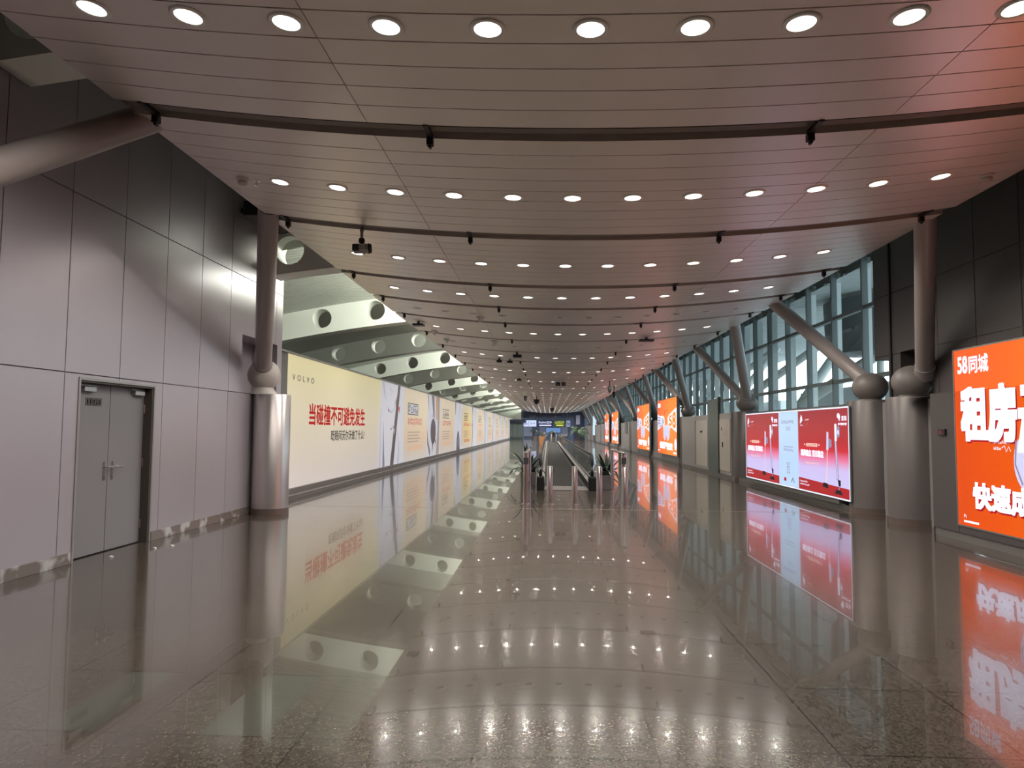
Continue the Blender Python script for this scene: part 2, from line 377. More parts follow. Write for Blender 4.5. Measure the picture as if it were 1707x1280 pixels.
# ================================================================== setting: sagging slatted ceiling
CL, CR, CX0 = -3.86, 5.24, 0.67
def zc(x): return 4.12+0.33*((x-CX0)/4.53)**2
strips = [-3.7, -0.45, 2.78, 6.04, 9.36, 12.68, 15.04, 17.34, 20.63, 23.9, 27.2, 30.4]
while strips[-1] < END-4: strips.append(strips[-1]+3.2)
HW = 0.14
seg = [(strips[i]+HW, strips[i+1]-HW) for i in range(len(strips)-1)]+[(strips[-1]+HW, END)]
xs = [CL+(CR-CL)*i/26 for i in range(27)]
for i, (a, b) in enumerate(seg):
    n = max(3, round((b-a)/0.333)); far = a > 60
    mb = MB()
    groove_sheet(mb, CL, CR, (-1.58, 2.87), a, b, [a+(b-a)*k/n for k in range(1, n)], lambda u, v, d: (u, v, zc(u)+d),
                 g=0.005 if not far else 0.012, gu=.002, depth=0.02, extra_u=xs)
    # turned-up edges all round, so that the sheet has the depth of a tray
    for x, s_ in ((CL, -1), (CR, 1)): mb.add([(x,a,zc(x)),(x,b,zc(x)),(x,b,zc(x)+.09),(x,a,zc(x)+.09)], [(0,1,2,3)])
    for y in (a, b):
        for p, q in zip(xs[:-1], xs[1:]): mb.add([(p,y,zc(p)),(q,y,zc(q)),(q,y,zc(q)+.08),(p,y,zc(p)+.08)], [(0,1,2,3)])
    mb.build('ceiling', ['ceil', 'groove'], kind='structure')
for i, y in enumerate(strips):
    if y < 0: continue
    mb = MB()
    for p, q in zip(xs[:-1], xs[1:]):
        for (dy0, dz0), (dy1, dz1) in (((-HW-.02, .02), (-HW-.02, .13)), ((-HW-.02, .13), (HW+.02, .13)), ((HW+.02, .13), (HW+.02, .02))):
            mb.add([(p,y+dy0,zc(p)+dz0),(q,y+dy0,zc(q)+dz0),(q,y+dy1,zc(q)+dz1),(p,y+dy1,zc(p)+dz1)], [(0,1,2,3)])
        mb.add([(p,y-.05,zc(p)+.03),(q,y-.05,zc(q)+.03),(q,y+.05,zc(q)+.03),(p,y+.05,zc(p)+.03)], [(0,1,2,3)])
    t = mb.build('trim_%d' % (i+10), 'track', kind='structure')
    for x in ((-3.62, -1.07, 2.29, 4.95) if y < 46 else ()):
        b_ = MB(); z = zc(x)
        b_.box(x-.022, x+.022, y-HW-.01, y+HW+.02, z-.012, z+.03); b_.box(x-.03, x+.03, y+HW-.05, y+HW+.01, z-.075, z-.012)
        b_.box(x-.012, x+.012, y+HW-.04, y+HW, z-.10, z-.075)
        b_.build('bracket', 'bracket', t)

# ================================================================== downlights
LX = [-3.06+.665*k for k in range(12)]
def make_downlight(lit):
    o = thing('downlight', 'x', 'ceiling light')
    mb = MB().lathe([(.088,.004),(.118,.004),(.122,-.004),(.112,-.012),(.09,-.009),(.088,.004)], n=24); mb.build('trim_ring', 'lampring', o)
    MB().lathe([(.089,-.006),(.089,.002),(.0,.002)], n=24).disc((0,0,-.006), .09, 24, flip=True).build('lens', 'lens' if lit else 'unlit', o)
    if lit:
        b = bpy.data.objects.new('lamp', SPOT); COL.objects.link(b); b.parent = o; b.location = (0, 0, -.02)
    return o
SPOT = bpy.data.lights.new('downlight_beam', 'SPOT'); SPOT.energy = SPOT_W; SPOT.spot_size = radians(165); SPOT.spot_blend = 1.0; SPOT.shadow_soft_size = .012; SPOT.color = (1.0, .93, .84)
protos = {True: make_downlight(True), False: make_downlight(False)}; used = {True: False, False: False}
rows = [(4.40, True), (7.73, True), (11.0, True), (13.73, True), (16.15, False), (19.02, True), (22.25, False)]
y = 25.5; lit = True
while y < END-1:
    rows.append((y, lit or y > 52)); y += 3.2; lit = not lit
SPOT_FAR = SPOT.copy(); SPOT_FAR.energy = SPOT_W*3
count = 0; nlit = nun = 0; far_mb = MB(); far_un = MB()
def rowname(k): return ORD[k] if k < len(ORD) else '%dth' % (k+1)
for y, on in rows:
    if on: nlit += 1
    else: nun += 1
    for k, x in enumerate(LX):
        if y < 5 and k > 10: continue
        if abs(y-38.3) < .2 and k == 6: continue      # one lamp missing behind the hanging sign
        sl = math.atan(2*.33*(x-CX0)/4.53**2)
        if count < 300:
            if on: lab = 'glowing round downlight, %s from the left in the %s lit row from the front' % (ORD[k], rowname(nlit-1))
            else: lab = 'unlit round downlight, %s from the left in the %s dark row from the front' % (ORD[k], rowname(nun-1))
            if used[on]: o = copy_tree(protos[on], (x, y, zc(x)), lab)
            else: o = protos[on]; o.location = (x, y, zc(x)); o['label'] = lab; used[on] = True
            o.rotation_euler = (0, -sl, 0); o['group'] = 'glowing ceiling downlights' if on else 'unlit ceiling downlights'
            count += 1
        else:
            far_mb.disc((x, y, zc(x)-.008), .09, 10, 0 if on else 1, True)
            if on and k % 3 == 1:
                b = bpy.data.objects.new('lamp', SPOT_FAR); COL.objects.link(b); b.location = (x, y, zc(x)-.03)
fo = far_mb.build('downlight', ['lens', 'unlit']); fo['kind'] = 'stuff'; fo['label'] = 'many small round downlights in the far end of the ceiling'; fo['category'] = 'ceiling light'
# rows behind the viewer keep lighting the hall
mb = MB()
for y in (1.1, -2.2, -5.4):
    for x in LX: mb.disc((x, y, zc(x)-.008), .09, 12, 0, True)
mb = mb.build('downlight', 'lens'); mb['kind'] = 'stuff'; mb['label'] = 'round downlights in the ceiling rows before the nearest visible one'; mb['category'] = 'ceiling light'

# ================================================================== setting: left metal wall with door and niche
XL = -5.35
us = [7.53+1.0*k for k in range(-16, 7)]
D0, D1, DT = 7.80, 9.31, 2.075
mb = MB()
groove_sheet(mb, -8.0, 13.86, us, 0.0, 7.2, (2.145, 4.19, 6.24), lambda u, v, d: (XL-d, u, v), g=0.0045, depth=0.014,
             holes=((D0, D1, 0.0, DT), (12.02, 13.62, 2.16, 3.17)))
# recess behind the column joint
x0 = XL-.5
mb.add([(XL,12.02,2.16),(XL,12.02,3.17),(x0,12.02,3.17),(x0,12.02,2.16)], [(0,1,2,3)]); mb.add([(XL,13.62,2.16),(XL,13.62,3.17),(x0,13.62,3.17),(x0,13.62,2.16)], [(0,1,2,3)])
mb.add([(XL,12.02,3.17),(XL,13.62,3.17),(x0,13.62,3.17),(x0,12.02,3.17)], [(0,1,2,3)]); mb.add([(XL,12.02,2.16),(XL,13.62,2.16),(x0,13.62,2.16),(x0,12.02,2.16)], [(0,1,2,3)])
mb.add([(x0,12.02,2.16),(x0,13.62,2.16),(x0,13.62,3.17),(x0,12.02,3.17)], [(0,1,2,3)])
# return at the wall's end
mb.add([(XL,13.86,0),(XL-.5,13.86,0),(XL-.5,13.86,5.6),(XL,13.86,5.6)], [(0,1,2,3)])
mb.build('wall_left', ['wall', 'groove'], kind='structure')
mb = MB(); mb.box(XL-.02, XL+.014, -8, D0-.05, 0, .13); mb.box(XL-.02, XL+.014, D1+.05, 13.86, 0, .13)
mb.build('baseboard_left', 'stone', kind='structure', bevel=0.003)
MB().box(XL-.6, XL-.2, D0-.6, D1+.6, -.05, DT+.4).build('wall_left.002', 'darkframe', kind='structure')
# double door
d = MB(); XD = XL-.115
for y0, y1 in ((D0-.035, D0), (D1, D1+.035)): d.box(XL-.13, XL+.012, y0, y1, 0, DT+.035)
d.box(XL-.13, XL+.012, D0, D1, DT, DT+.035)
door = d.build('door_1', 'frame', kind='structure', bevel=0.003)
r = MB()
r.box(XD-.02, XL-.004, D1-.028, D1-.001, 0, DT-.001); r.box(XD-.02, XL-.004, D0+.001, D0+.02, 0, DT-.001); r.box(XD-.02, XL-.004, D0+.02, D1-.028, DT-.022, DT-.001)
r.build('reveal', 'darkframe', door)
ymid = 8.545
for y0, y1, hy, sd in ((D0+.022, ymid-.004, ymid-.075, -1), (ymid+.006, D1-.03, ymid+.085, 1)):
    lf = MB().box(XD-.045, XD, y0, y1, 0.012, DT-.024).build('leaf', 'door', door, bevel=0.003)
    h = MB().box(XD, XD+.009, hy-.02, hy+.02, .88, 1.11); h.tube((XD+.009,hy,1.045), (XD+.06,hy,1.045), .011, n=12)
    yy = hy+(.15 if sd > 0 else .14)
    h.path([(XD+.055,hy,1.045),(XD+.062,hy+.02,1.043),(XD+.060,yy,1.035)], [.011,.011,.009], 10); h.tube((XD+.009,hy,.94),(XD+.016,hy,.94),.012,n=12)
    h.build('handle', 'steel', lf, smooth=40, bevel=0.002)
    c = MB(); ya = 8.08 if sd < 0 else 9.10
    c.box(XD, XD+.055, ya-.11, ya+.11, 1.955, 2.01); c.box(XD+.02, XD+.034, ya-.16, ya+.16, 2.02, 2.032)
    c.tube((XD+.028, ya, 2.01), (XD+.028, ya, 2.024), .012, n=10)
    c.build('closer', 'alu', lf, bevel=0.004)
for z in (.25, 1.06, 1.78): MB().tube((XD+.012, D1-.034, z-.06), (XD+.012, D1-.034, z+.06), .011, n=12).build('hinge', 'steel', door, smooth=40)
pl = MB().box(XD, XD+.004, 8.07, 8.37, 1.79, 1.885)
cv = Canvas(lambda u, v, l: (XD+.004+.0015*l, 8.07+u, 1.79+v), pl); cv.text('11023', .025, .018, .275, .077, 1, 1, 0.03)
pl.build('number_plate', ['darkframe', 'alubright'], door)
for i, (x, y) in enumerate(((-5.15, 8.20), (-4.98, 8.82), (-4.86, 9.02))):
    mb = MB(); rnd = random.Random(i)
    mb.ring_loft([[(x+.03*(.6+.6*rnd.random())*cos(t)*s_, y+.022*(.6+.6*rnd.random())*sin(t)*s_, z) for t in [2*pi*k/8 for k in range(8)]] for s_, z in ((1, .0015), (.9, .012), (.35, .02))])
    tag(mb.build('paper_scrap', 'scrap'), ('small pale scrap on the floor at the left foot of the grey door', 'pale scrap on the floor in front of the right door leaf', 'tiny pale scrap on the floor, rightmost before the grey door')[i], 'scrap')

# black floodlight on the wall behind the ceiling edge
t = thing('floodlight', 'black floodlight high on the left metal wall, beside the ceiling edge', 'light', (XL, 11.85, 5.30))
MB().box(.10, .36, -.2, .2, -.12, .14).build('housing', 'blackplastic', t, bevel=.02)
MB().box(0, .12, -.05, .05, -.03, .05).build('bracket', 'bracket', t)

# ================================================================== columns: cladding drum, cast joint, inclined tubes
def zunder(x): return zc(x)+.02
def column(x, y, side, legs, r, label, clad, joint_z=2.47, rj=.31, skirt=True, jx=0.0, so=(0, 0)):
    o = thing('support_column', label, 'column', (x, y, 0), group='columns carrying the ceiling')
    drum = MB().lathe([(r, .10 if skirt else 0), (r, 2.12), (r-.012, 2.14), (0, 2.14)], n=40)
    drum.build('cladding', clad, o, smooth=40)
    MB().lathe([(r+.012, 0), (r+.012, .105), (r, .105)], n=40).build('base_skirt', 'skirt', o, smooth=40)
    # thick rounded casting: flattened ball on a short neck
    prof = [(.25, 2.14)]+[(rj*cos(a), joint_z-.03+rj*(.98 if side < 0 else .86)*sin(a)) for a in [radians(q) for q in range(-55, 91, 9)]]
    MB().lathe(prof, c=(jx, 0, 0), n=32).build('joint', 'cast' if side < 0 else 'castdark', o, smooth=50)
    for dy, xe, ze in legs:
        p0 = Vector((.02*side+jx+so[0], so[1], joint_z)); p1 = Vector((xe-x, dy, ze))
        d_ = (p1-p0).normalized(); p1 = p1+d_*.16
        l = MB().tube(p0+d_*.12, p1, .142, n=28); l.tube(p0+d_*.10, p0+d_*.33, .158, n=28)
        l.build('strut', 'tube', o, smooth=40)
    return o
ZE = 4.50
column(-5.02, 12.62, -1, ((-3.2, -3.88, 4.47),), .325, 'bright silver half column on the left, between grey wall and yellow poster wall', 'silver', jx=-.17, joint_z=2.53, rj=.29)
column(-5.02, 3.86, -1, ((2.52, -3.88, 4.47), (-2.75, -3.93, ZE)), .325, 'left column whose thick tube crosses the upper left corner', 'silver')
column(6.25, 12.42, 1, ((-2.52, 5.22, ZE),), .42, 'nearest right column, dark grey drum between emergency panel and expansion joint', 'colgrey', rj=.325, joint_z=2.44, so=(.10, -.18))
column(6.25, 14.0, 1, ((2.45, 5.22, ZE),), .42, 'dark grey drum at the right end of the red display, tube leaning away', 'colgrey', rj=.325, joint_z=2.44)
cl = ['grey column at the left end of the red display, two tubes', 'grey column to the right of the nearest orange display', 'grey column between the two nearest orange displays',
      'grey column just beyond the second orange display', 'grey column just before the third orange display', 'grey column between the two far orange displays', 'grey column just beyond the farthest orange display']
vy = []
for k in range(10):
    y = 22.5+9.3*k; vy.append(y)
    column(6.25, y, 1, ((-2.62, 5.22, ZE), (2.62, 5.22, ZE)), .42, cl[k] if k < 7 else 'distant grey column with forked tubes, %s of the three beyond the far orange displays' % ORD[k-7], 'colgrey', rj=.325, joint_z=2.44)
column(6.25, 3.6, 1, ((2.62, 5.22, ZE), (-2.62, 5.22, ZE)), .42, 'grey column on the right beyond the near orange display edge', 'colgrey', rj=.325, joint_z=2.44)

# ================================================================== roof over the left side: perforated arched beams, soffit, added glow strips
def zb(x): return 4.60+.11*(x+4)-.012*(x+4)**2
BH = .78
def beam_mesh(x0, x1, th, holes):
    cu = bpy.data.curves.new('b', 'CURVE'); cu.dimensions = '2D'; cu.fill_mode = 'BOTH'; cu.extrude = th/2
    n = 24; pts = [(x0+(x1-x0)*i/n, zb(x0+(x1-x0)*i/n)) for i in range(n+1)]
    pts += [(x1-(x1-x0)*i/n, zb(x1-(x1-x0)*i/n)+BH) for i in range(n+1)]
    def spl(P):
        s = cu.splines.new('POLY'); s.points.add(len(P)-1); s.use_cyclic_u = True
        for q, (a, b) in zip(s.points, P): q.co = (a, b, 0, 1)
    spl(pts)
    for hx in holes: spl([(hx+.275*cos(2*pi*i/32), zb(hx)+.44+.275*sin(2*pi*i/32)) for i in range(32)])
    o = bpy.data.objects.new('b', cu); COL.objects.link(o); bpy.context.view_layer.update()
    me = bpy.data.meshes.new_from_object(o.evaluated_get(bpy.context.evaluated_depsgraph_get()))
    for v in me.vertices: v.co = (v.co.x, .10-v.co.z, v.co.y)
    bpy.data.objects.remove(o); bpy.data.curves.remove(cu)
    me.materials.clear(); me.materials.append(M['roof'])
    return me
HX = [-4.96-1.55*k+1.55 for k in range(5)]
near_me = beam_mesh(-5.3, -2.4, .5, [h+.02 for h in HX if -5.25 < h < -2.8]); far_me = beam_mesh(-10.4, -2.4, .5, HX)
by = [6.4+6.8*k for k in range(16)]
for k, y in enumerate(by):
    lit = k % 2 == 0
    o = bpy.data.objects.new('roof_beam', near_me if y < 13.6 else far_me); COL.objects.link(o); o.location = (0, y, .57 if k == 0 else 0)
    w = 'pale daylit' if (k % 2 == 0) else 'shaded grey'
    tag(o, '%s arched roof beam with round holes, %s of its kind from the front' % (w, ORD[k//2]) if k > 1 else ('dark roof beam above the left metal wall in the upper left corner' if k == 0 else 'dark roof beam with a round hole just right of the silver column tube'), 'roof beam', 'perforated roof beams over the poster wall')
xs2 = [-10.4+8.0*i/20 for i in range(21)]
for k, y in enumerate(by):
    y2 = (by[k+1] if k+1 < len(by) else END)-.15; y1 = y+.35
    xa = [x for x in xs2 if x > (-5.4 if y < 13 else -11)]
    daylit = k % 2 == 1      # dark beam in front, pale beam behind
    if y < 13: continue
    mb = MB(); n = int((y2-y1)/.17)
    groove_sheet(mb, xa[0], xa[-1], (), y1, y2, [y1+(y2-y1)*q/n for q in range(1, n)] if daylit else [], lambda u, v, d: (u, v, zb(u)+BH-.01+d), g=.02, depth=.05, extra_u=xa)
    mb.build('ceiling_soffit', ['soffit', 'plinth'], kind='structure')
    if daylit:   # added glow strip, unseen above the suspended ceiling at the bay's inner end
        z0, z1 = zb(-2.42)+.02, zb(-2.42)+BH-.03
        MB().add([(-2.42,y1+.1,z0),(-2.42,y2-.1,z0),(-2.42,y2-.1,z1),(-2.42,y1+.1,z1)], [(0,1,2,3)]).build('window_%d' % (30+k), 'bay_fill', kind='structure')  # no real window: an emissive sheet added to light the pale beam
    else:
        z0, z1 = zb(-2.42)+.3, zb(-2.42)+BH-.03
        MB().add([(-2.42,y1+.6,z0),(-2.42,y2-.6,z0),(-2.42,y2-.6,z1),(-2.42,y1+.6,z1)], [(0,1,2,3)]).build('window_%d' % (30+k), 'bay_fill_dim', kind='structure')  # weaker emissive sheet, added out of view to lift the darker bay
# closing slabs and outer walls of the roof space
mb = MB()
for p, q in zip(xs2[:-1], xs2[1:]): mb.add([(p,13.3,zb(p)+BH+.1),(q,13.3,zb(q)+BH+.1),(q,END,zb(q)+BH+.1),(p,END,zb(p)+BH+.1)], [(0,1,2,3)])
mb.add([(-5.6,-8.2,7.2),(-2.3,-8.2,7.2),(-2.3,13.35,7.2),(-5.6,13.35,7.2)], [(0,1,2,3)]); mb.add([(-10.4,13.35,4.0),(-2.3,13.35,5.55),(-2.3,13.35,7.2),(-10.4,13.35,7.2)], [(0,1,2,3)]); mb.add([(-2.3,-8.2,5.6),(-2.3,13.35,5.6),(-2.3,13.35,7.2),(-2.3,-8.2,7.2)], [(0,1,2,3)]); mb.add([(-5.6,-8.1,5.5),(-2.3,-8.1,5.5),(-2.3,-8.1,7.2),(-5.6,-8.1,7.2)], [(0,1,2,3)])
mb.build('ceiling_roof', 'soffit', kind='structure')
MB().box(-6.2, 7.3, END, END+8, 5.62, 5.8).build('ceiling_slab.001', 'soffit', kind='structure')
MB().box(-2.4, 7.3, -8, END, 5.62, 5.8).build('ceiling_slab', 'soffit', kind='structure')
MB().box(-2.38, -2.30, -8, END, zc(-2.4)+.2, 5.62).build('wall_inner', 'soffit', kind='structure')
MB().box(-10.6, -10.4, 13.9, END, -.2, 5.0).build('wall_outer', 'soffit', kind='structure')
MB().add([(-10.4,13.9,0),(-5.85,13.9,0),(-5.85,13.9,5.6),(-10.4,13.9,5.6)], [(0,1,2,3)]).build('wall_return', 'soffit', kind='structure')

# ================================================================== poster wall on the left
XP = -5.65
mb = MB(); mb.box(XP-.16, XP-.012, 13.86, END, 0, 3.16); mb.build('wall_left_partition', 'plinth', kind='structure')
mb = MB(); mb.box(XP-.16, XP+.02, 13.9, END, 3.165, 3.21); mb.build('trim_3', 'alu', kind='structure', bevel=.004)
mb = MB(); mb.box(XP-.012, XP+.05, 13.9, END, .145, .205); mb.box(XP-.012, XP+.035, 13.9, END, .105, .145); mb.box(XP-.012, XP+.17, 13.9, END, 0, .085)
mb.build('baseboard_left.001', 'plinth', kind='structure')
MB().box(XP-.012, XP+.175, 13.9, END, .085, .099).build('trim_4', 'alubright', kind='structure')

PE = .5  # poster panels emit this much; their tone shifts from bottom to top
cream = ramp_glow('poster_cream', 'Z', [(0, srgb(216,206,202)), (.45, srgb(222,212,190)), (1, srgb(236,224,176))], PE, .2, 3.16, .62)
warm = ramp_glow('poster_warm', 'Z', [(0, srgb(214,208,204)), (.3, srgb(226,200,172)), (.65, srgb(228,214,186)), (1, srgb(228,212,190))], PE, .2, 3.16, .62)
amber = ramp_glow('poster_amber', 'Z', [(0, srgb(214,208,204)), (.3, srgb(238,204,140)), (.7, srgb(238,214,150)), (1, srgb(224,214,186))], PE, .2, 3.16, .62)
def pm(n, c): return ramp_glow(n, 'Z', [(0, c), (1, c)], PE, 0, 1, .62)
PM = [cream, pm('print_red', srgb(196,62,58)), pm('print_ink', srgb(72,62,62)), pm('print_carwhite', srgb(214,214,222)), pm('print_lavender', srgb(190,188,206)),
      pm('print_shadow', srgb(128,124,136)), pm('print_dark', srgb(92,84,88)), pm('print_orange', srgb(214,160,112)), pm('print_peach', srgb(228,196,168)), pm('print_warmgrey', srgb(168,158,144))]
CREAM, RED, INK, CARW, LAV, SHAD, DARK, ORG, PEACH, WGR = range(10)
PZ0, PZ1 = .21, 3.16
bounds = [15.02, 27.55, 37.0, 46.6, 56.5, 66.5, 76.5, 86.0, 95.0, 104.0, 113.5]
plab = ['nearest poster, cream with one large red line of characters', 'poster with a black framed title box and two-line red text, second along the wall',
        'poster with red text between the two dark wheels', 'poster with a yellow glow and red text, right of the low wheel']
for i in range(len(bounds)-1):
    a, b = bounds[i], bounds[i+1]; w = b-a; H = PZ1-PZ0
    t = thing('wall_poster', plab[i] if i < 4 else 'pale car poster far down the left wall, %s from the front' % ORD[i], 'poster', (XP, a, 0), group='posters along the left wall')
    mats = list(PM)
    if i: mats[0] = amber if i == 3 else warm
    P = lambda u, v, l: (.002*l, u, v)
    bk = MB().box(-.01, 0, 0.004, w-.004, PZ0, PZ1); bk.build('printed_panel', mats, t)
    c = Canvas(P); cl_ = Canvas(P)
    if i == 0:
        cl_.text('VOLVO', .27, 2.60, 1.72, 2.73, INK, 2, .004, 1.9)
        cl_.text('当碰撞不可避免发生', 1.42, 1.60, 6.54, 2.13, RED, 2, .022)
        cl_.text('眨眼间沃尔沃做了什么?', 3.16, 1.20, 6.50, 1.48, INK, 2, .012)
        q = 8.35
        c.poly([(q,PZ0),(w-.02,PZ0),(w-.02,PZ1),(q+.25,PZ1),(q+.15,2.2),(q-.05,1.6)], CARW, 1)
        c.strip([(q+.62,1.75),(q+.7,1.2),(q+.72,.7),(q+.78,PZ0)], [.03,.10,.2,.32], SHAD, 2)
        c.strip([(q+.3,2.2),(q+.2,1.6),(q+.25,.9),(q+.2,PZ0)], [.06,.1,.12,.22], LAV, 2)
        c.strip([(q+.55,PZ1),(q+.75,2.8),(q+.95,2.55)], [.25,.16,.05], LAV, 2)
        c.strip([(q+1.2,2.3),(q+1.55,2.15),(q+2.0,2.12),(q+2.35,2.3),(q+2.5,2.6)], [.05,.09,.06,.05,.10], LAV, 2)
        c.ell(q+1.42, 2.17, .09, .05, DARK, 3)
        c.poly([(q+2.5,2.5),(q+2.72,2.75),(q+2.8,2.4),(q+2.62,2.25)], WGR, 2)
        c.strip([(q+1.6,3.0),(q+1.95,2.86),(q+1.75,2.7)], [.05,.07,.04], LAV, 2)
        c.ell(q+1.85, 1.52, .07, .05, DARK, 3); c.ell(q+2.2, 1.58, .05, .06, DARK, 3)
        c.poly([(q+1.75,PZ0),(q+2.3,PZ0),(q+3.35,PZ1),(q+2.95,PZ1)], DARK, 4)
        c.ell(q+2.38, 1.45, .12, .10, WGR, 5); c.poly([(q+3.0,2.3),(q+3.3,2.4),(q+3.2,2.1)], RED, 5)
        c.strip([(q+2.9,1.5),(q+3.1,1.1),(q+3.2,.7),(q+3.1,PZ0)], [.05,.12,.2,.3], LAV, 3)
    else:
        tw = .52*w
        bx0, bx1 = .7, .7+(.26 if i > 1 else .24)*w
        if i == 1:
            c.rect(bx0, 2.10, bx1, 2.58, INK, 1); c.rect(bx0+.09, 2.14, bx1-.09, 2.54, CARW, 2)
            cl_.illegible(bx0+.12, 2.16, bx1-.12, 2.52, 4, INK, 3, 1, 11)
            cl_.illegible(.72, 1.68, .38*w+.3, 1.98, 8, RED, 2, 2, 12)
        else:
            c.rect(bx0, 2.56, bx1, 2.60, INK, 1); c.rect(bx0, 2.10, bx1, 2.14, INK, 1)
            cl_.illegible(bx0+.1, 2.18, bx1-.1, 2.5, 4, INK if i < 5 else WGR, 3, 1, 20+i)
            cl_.illegible(.72, 1.70, .42*w, 1.98, 6, RED if i < 4 else (WGR, ORG, SHAD)[i % 3], 2, 1, 30+i)
            if i == 3: cl_.illegible(.45*w, 1.72, .68*w, 1.95, 6, WGR, 2, 1, 35)
        for q in range(4): c.rect(.72, 1.36-.13*q, .72+(.30-.05*(q % 2))*w, 1.40-.13*q, WGR, 1)
        c.rect(.8, .62, .43*w, .84, PEACH if i != 3 else ORG, 1)
        q = .56*w; e = w-.02
        if i == 1:
            c.poly([(q,PZ0),(e,PZ0),(e,PZ1),(q+.2,PZ1),(q-.1,1.7)], CARW, 1)
            c.strip([(q,1.5),(q+.2,.9),(q+.9,.3)], [.05,.3,.3], SHAD, 2); c.strip([(q+.2,PZ1),(q+.5,2.4)], [.25,.05], SHAD, 2)
            c.ell(q+1.75, 1.40, .78, .62, DARK, 3); c.strip([(q+1.3,2.2),(q+2.3,2.0),(q+2.7,1.5)], [.1,.12,.08], LAV, 4)
            c.poly([(q+1.5,.9),(q+1.9,.9),(q+1.5,.3)], DARK, 3); c.poly([(q+2.2,1.2),(q+2.6,.9),(q+2.4,.7)], DARK, 3)
            c.poly([(q+1.2,PZ1),(q+2.0,PZ1),(q+2.2,2.0),(q+1.9,2.0)], SHAD, 2)
            c.poly([(q+2.45,PZ1),(q+3.0,PZ1),(q+2.9,2.0),(q+2.6,2.0)], ORG, 4)
            c.poly([(q+2.7,PZ0),(q+3.6,PZ0),(q+3.75,PZ1),(q+2.95,PZ1),(q+3.1,1.7)], WGR, 4)
        else:
            c.poly([(q+.2,PZ0),(e,PZ0),(e,PZ1),(q+.6,PZ1),(q-.1,1.5)], CARW, 1)
            c.poly([(q+.35,PZ1),(q+.95,PZ1),(q+.8,2.55),(q+.6,2.3)], SHAD, 2)
            c.strip([(q+1.9,PZ1),(q+1.6,2.2),(q+2.1,1.2)], [.3,.2,.1], LAV, 2); c.strip([(q+2.8,PZ1),(q+2.7,1.8)], [.25,.05], SHAD, 2)
            if i == 2: c.poly([(q+1.15,PZ0)]+[(q+1.15+1.6*k/14, PZ0+1.2*sin(pi*(k/14*.93+.03))**.6) for k in range(1, 14)]+[(q+2.75,PZ0)], DARK, 3); c.ell(q+2.0, .75, .45, .38, SHAD, 4)
            elif i % 2: c.strip([(q+.5,2.4),(q+.6,1.2),(q+.4,PZ0)], [.2,.4,.3], (SHAD, PEACH, DARK)[i % 3], 3)
            else: c.strip([(q+1.2,2.6),(q+1.6,1.2),(q+1.2,PZ0)], [.3,.35,.5], (LAV, DARK, SHAD)[i % 3], 3)
            c.rect(e-.5, PZ0+.2, e-.1, PZ1-.3, PEACH if i % 2 else LAV, 2)
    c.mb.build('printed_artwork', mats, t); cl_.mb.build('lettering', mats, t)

# ================================================================== right side: dark cladding, glazing, low walls
XR = 6.40
mb = MB()
groove_sheet(mb, -8.0, 14.1, [13.43, 11.86, 10.82, 9.78, 8.74, 7.7, 6.66, 5.62, 4.58, 3.54, 2.5], 2.14, 5.6, (2.98, 4.13), lambda u, v, d: (XR+d, u, v), g=.006, depth=.014,
             holes=((12.0, 13.1, 2.16, 3.0), (13.55, 14.1, 2.16, 2.93)))
for y0, y1, zt in ((12.0,13.1,3.0),(13.55,14.1,2.93)):
    x1 = XR+.55
    for y in ((y0, y1) if y1 < 14 else (y0,)): mb.add([(XR,y,2.16),(XR,y,zt),(x1,y,zt),(x1,y,2.16)], [(0,1,2,3)])
    mb.add([(x1,y0,2.16),(x1,y1,2.16),(x1,y1,zt),(x1,y0,zt)], [(0,1,2,3)]); mb.add([(XR,y0,zt),(XR,y1,zt),(x1,y1,zt),(x1,y0,zt)], [(0,1,2,3)])
mb.add([(XR,14.1,2.93),(7.1,14.1,2.93),(7.1,14.1,5.6),(XR,14.1,5.6)], [(0,1,2,3)])
mb.build('wall_right', ['walldark', 'groove'], kind='structure')
MB().box(XR-.03, XR+.02, 13.40, 13.46, 2.14, 5.5).build('trim_5', 'bracket', kind='structure')
# low cladding between floor and 2.14 m
XB = 5.88
mb = MB(); groove_sheet(mb, -8.0, 11.2, [10.53], .12, 2.14, (), lambda u, v, d: (XB+.02+d, u, v), g=.004, depth=.012)
mb.add([(XB+.02,-8,2.14),(XB+.02,12.0,2.14),(XR+.3,12.0,2.14),(XR+.3,-8,2.14)], [(0,1,2,3)])
mb.add([(XB+.02,11.2,.0),(XB+.5,11.2,.0),(XB+.5,11.2,2.14),(XB+.02,11.2,2.14)], [(0,1,2,3)])
mb.build('wall_right.001', ['walldark', 'groove'], kind='structure')
MB().box(XB+.04, XB+.3, -8, 11.2, 0, .12).build('baseboard_right', 'plinth', kind='structure')
MB().box(5.95, 6.28, 31.4, END, 0, 2.08).build('wall_right.004', 'cabgrey', kind='structure')
MB().box(6.28, 6.5, 11.2, END, 0, 2.10).build('wall_right.002', 'cabgrey', kind='structure')
MB().box(5.90, 6.28, 13.9, END, 0, .10).build('baseboard_right.001', 'plinth', kind='structure', bevel=.005)
MB().box(6.5, 7.15, 11.2, END, 2.02, 2.10).build('trim_6', 'mullion', kind='structure')
# emergency call panel
t = thing('emergency_panel', 'small dark red and black emergency device on the panel beside the orange display', 'switch', (XB+.02, 10.86, 1.55))
MB().box(-.035, 0, -.085, .085, -.05, .05).build('housing', 'blackplastic', t, bevel=.006)
MB().box(-.04, -.034, -.03, .05, -.032, .032).build('window', mat('dark_red_plastic', (.12, .012, .01, 1), .25), t)

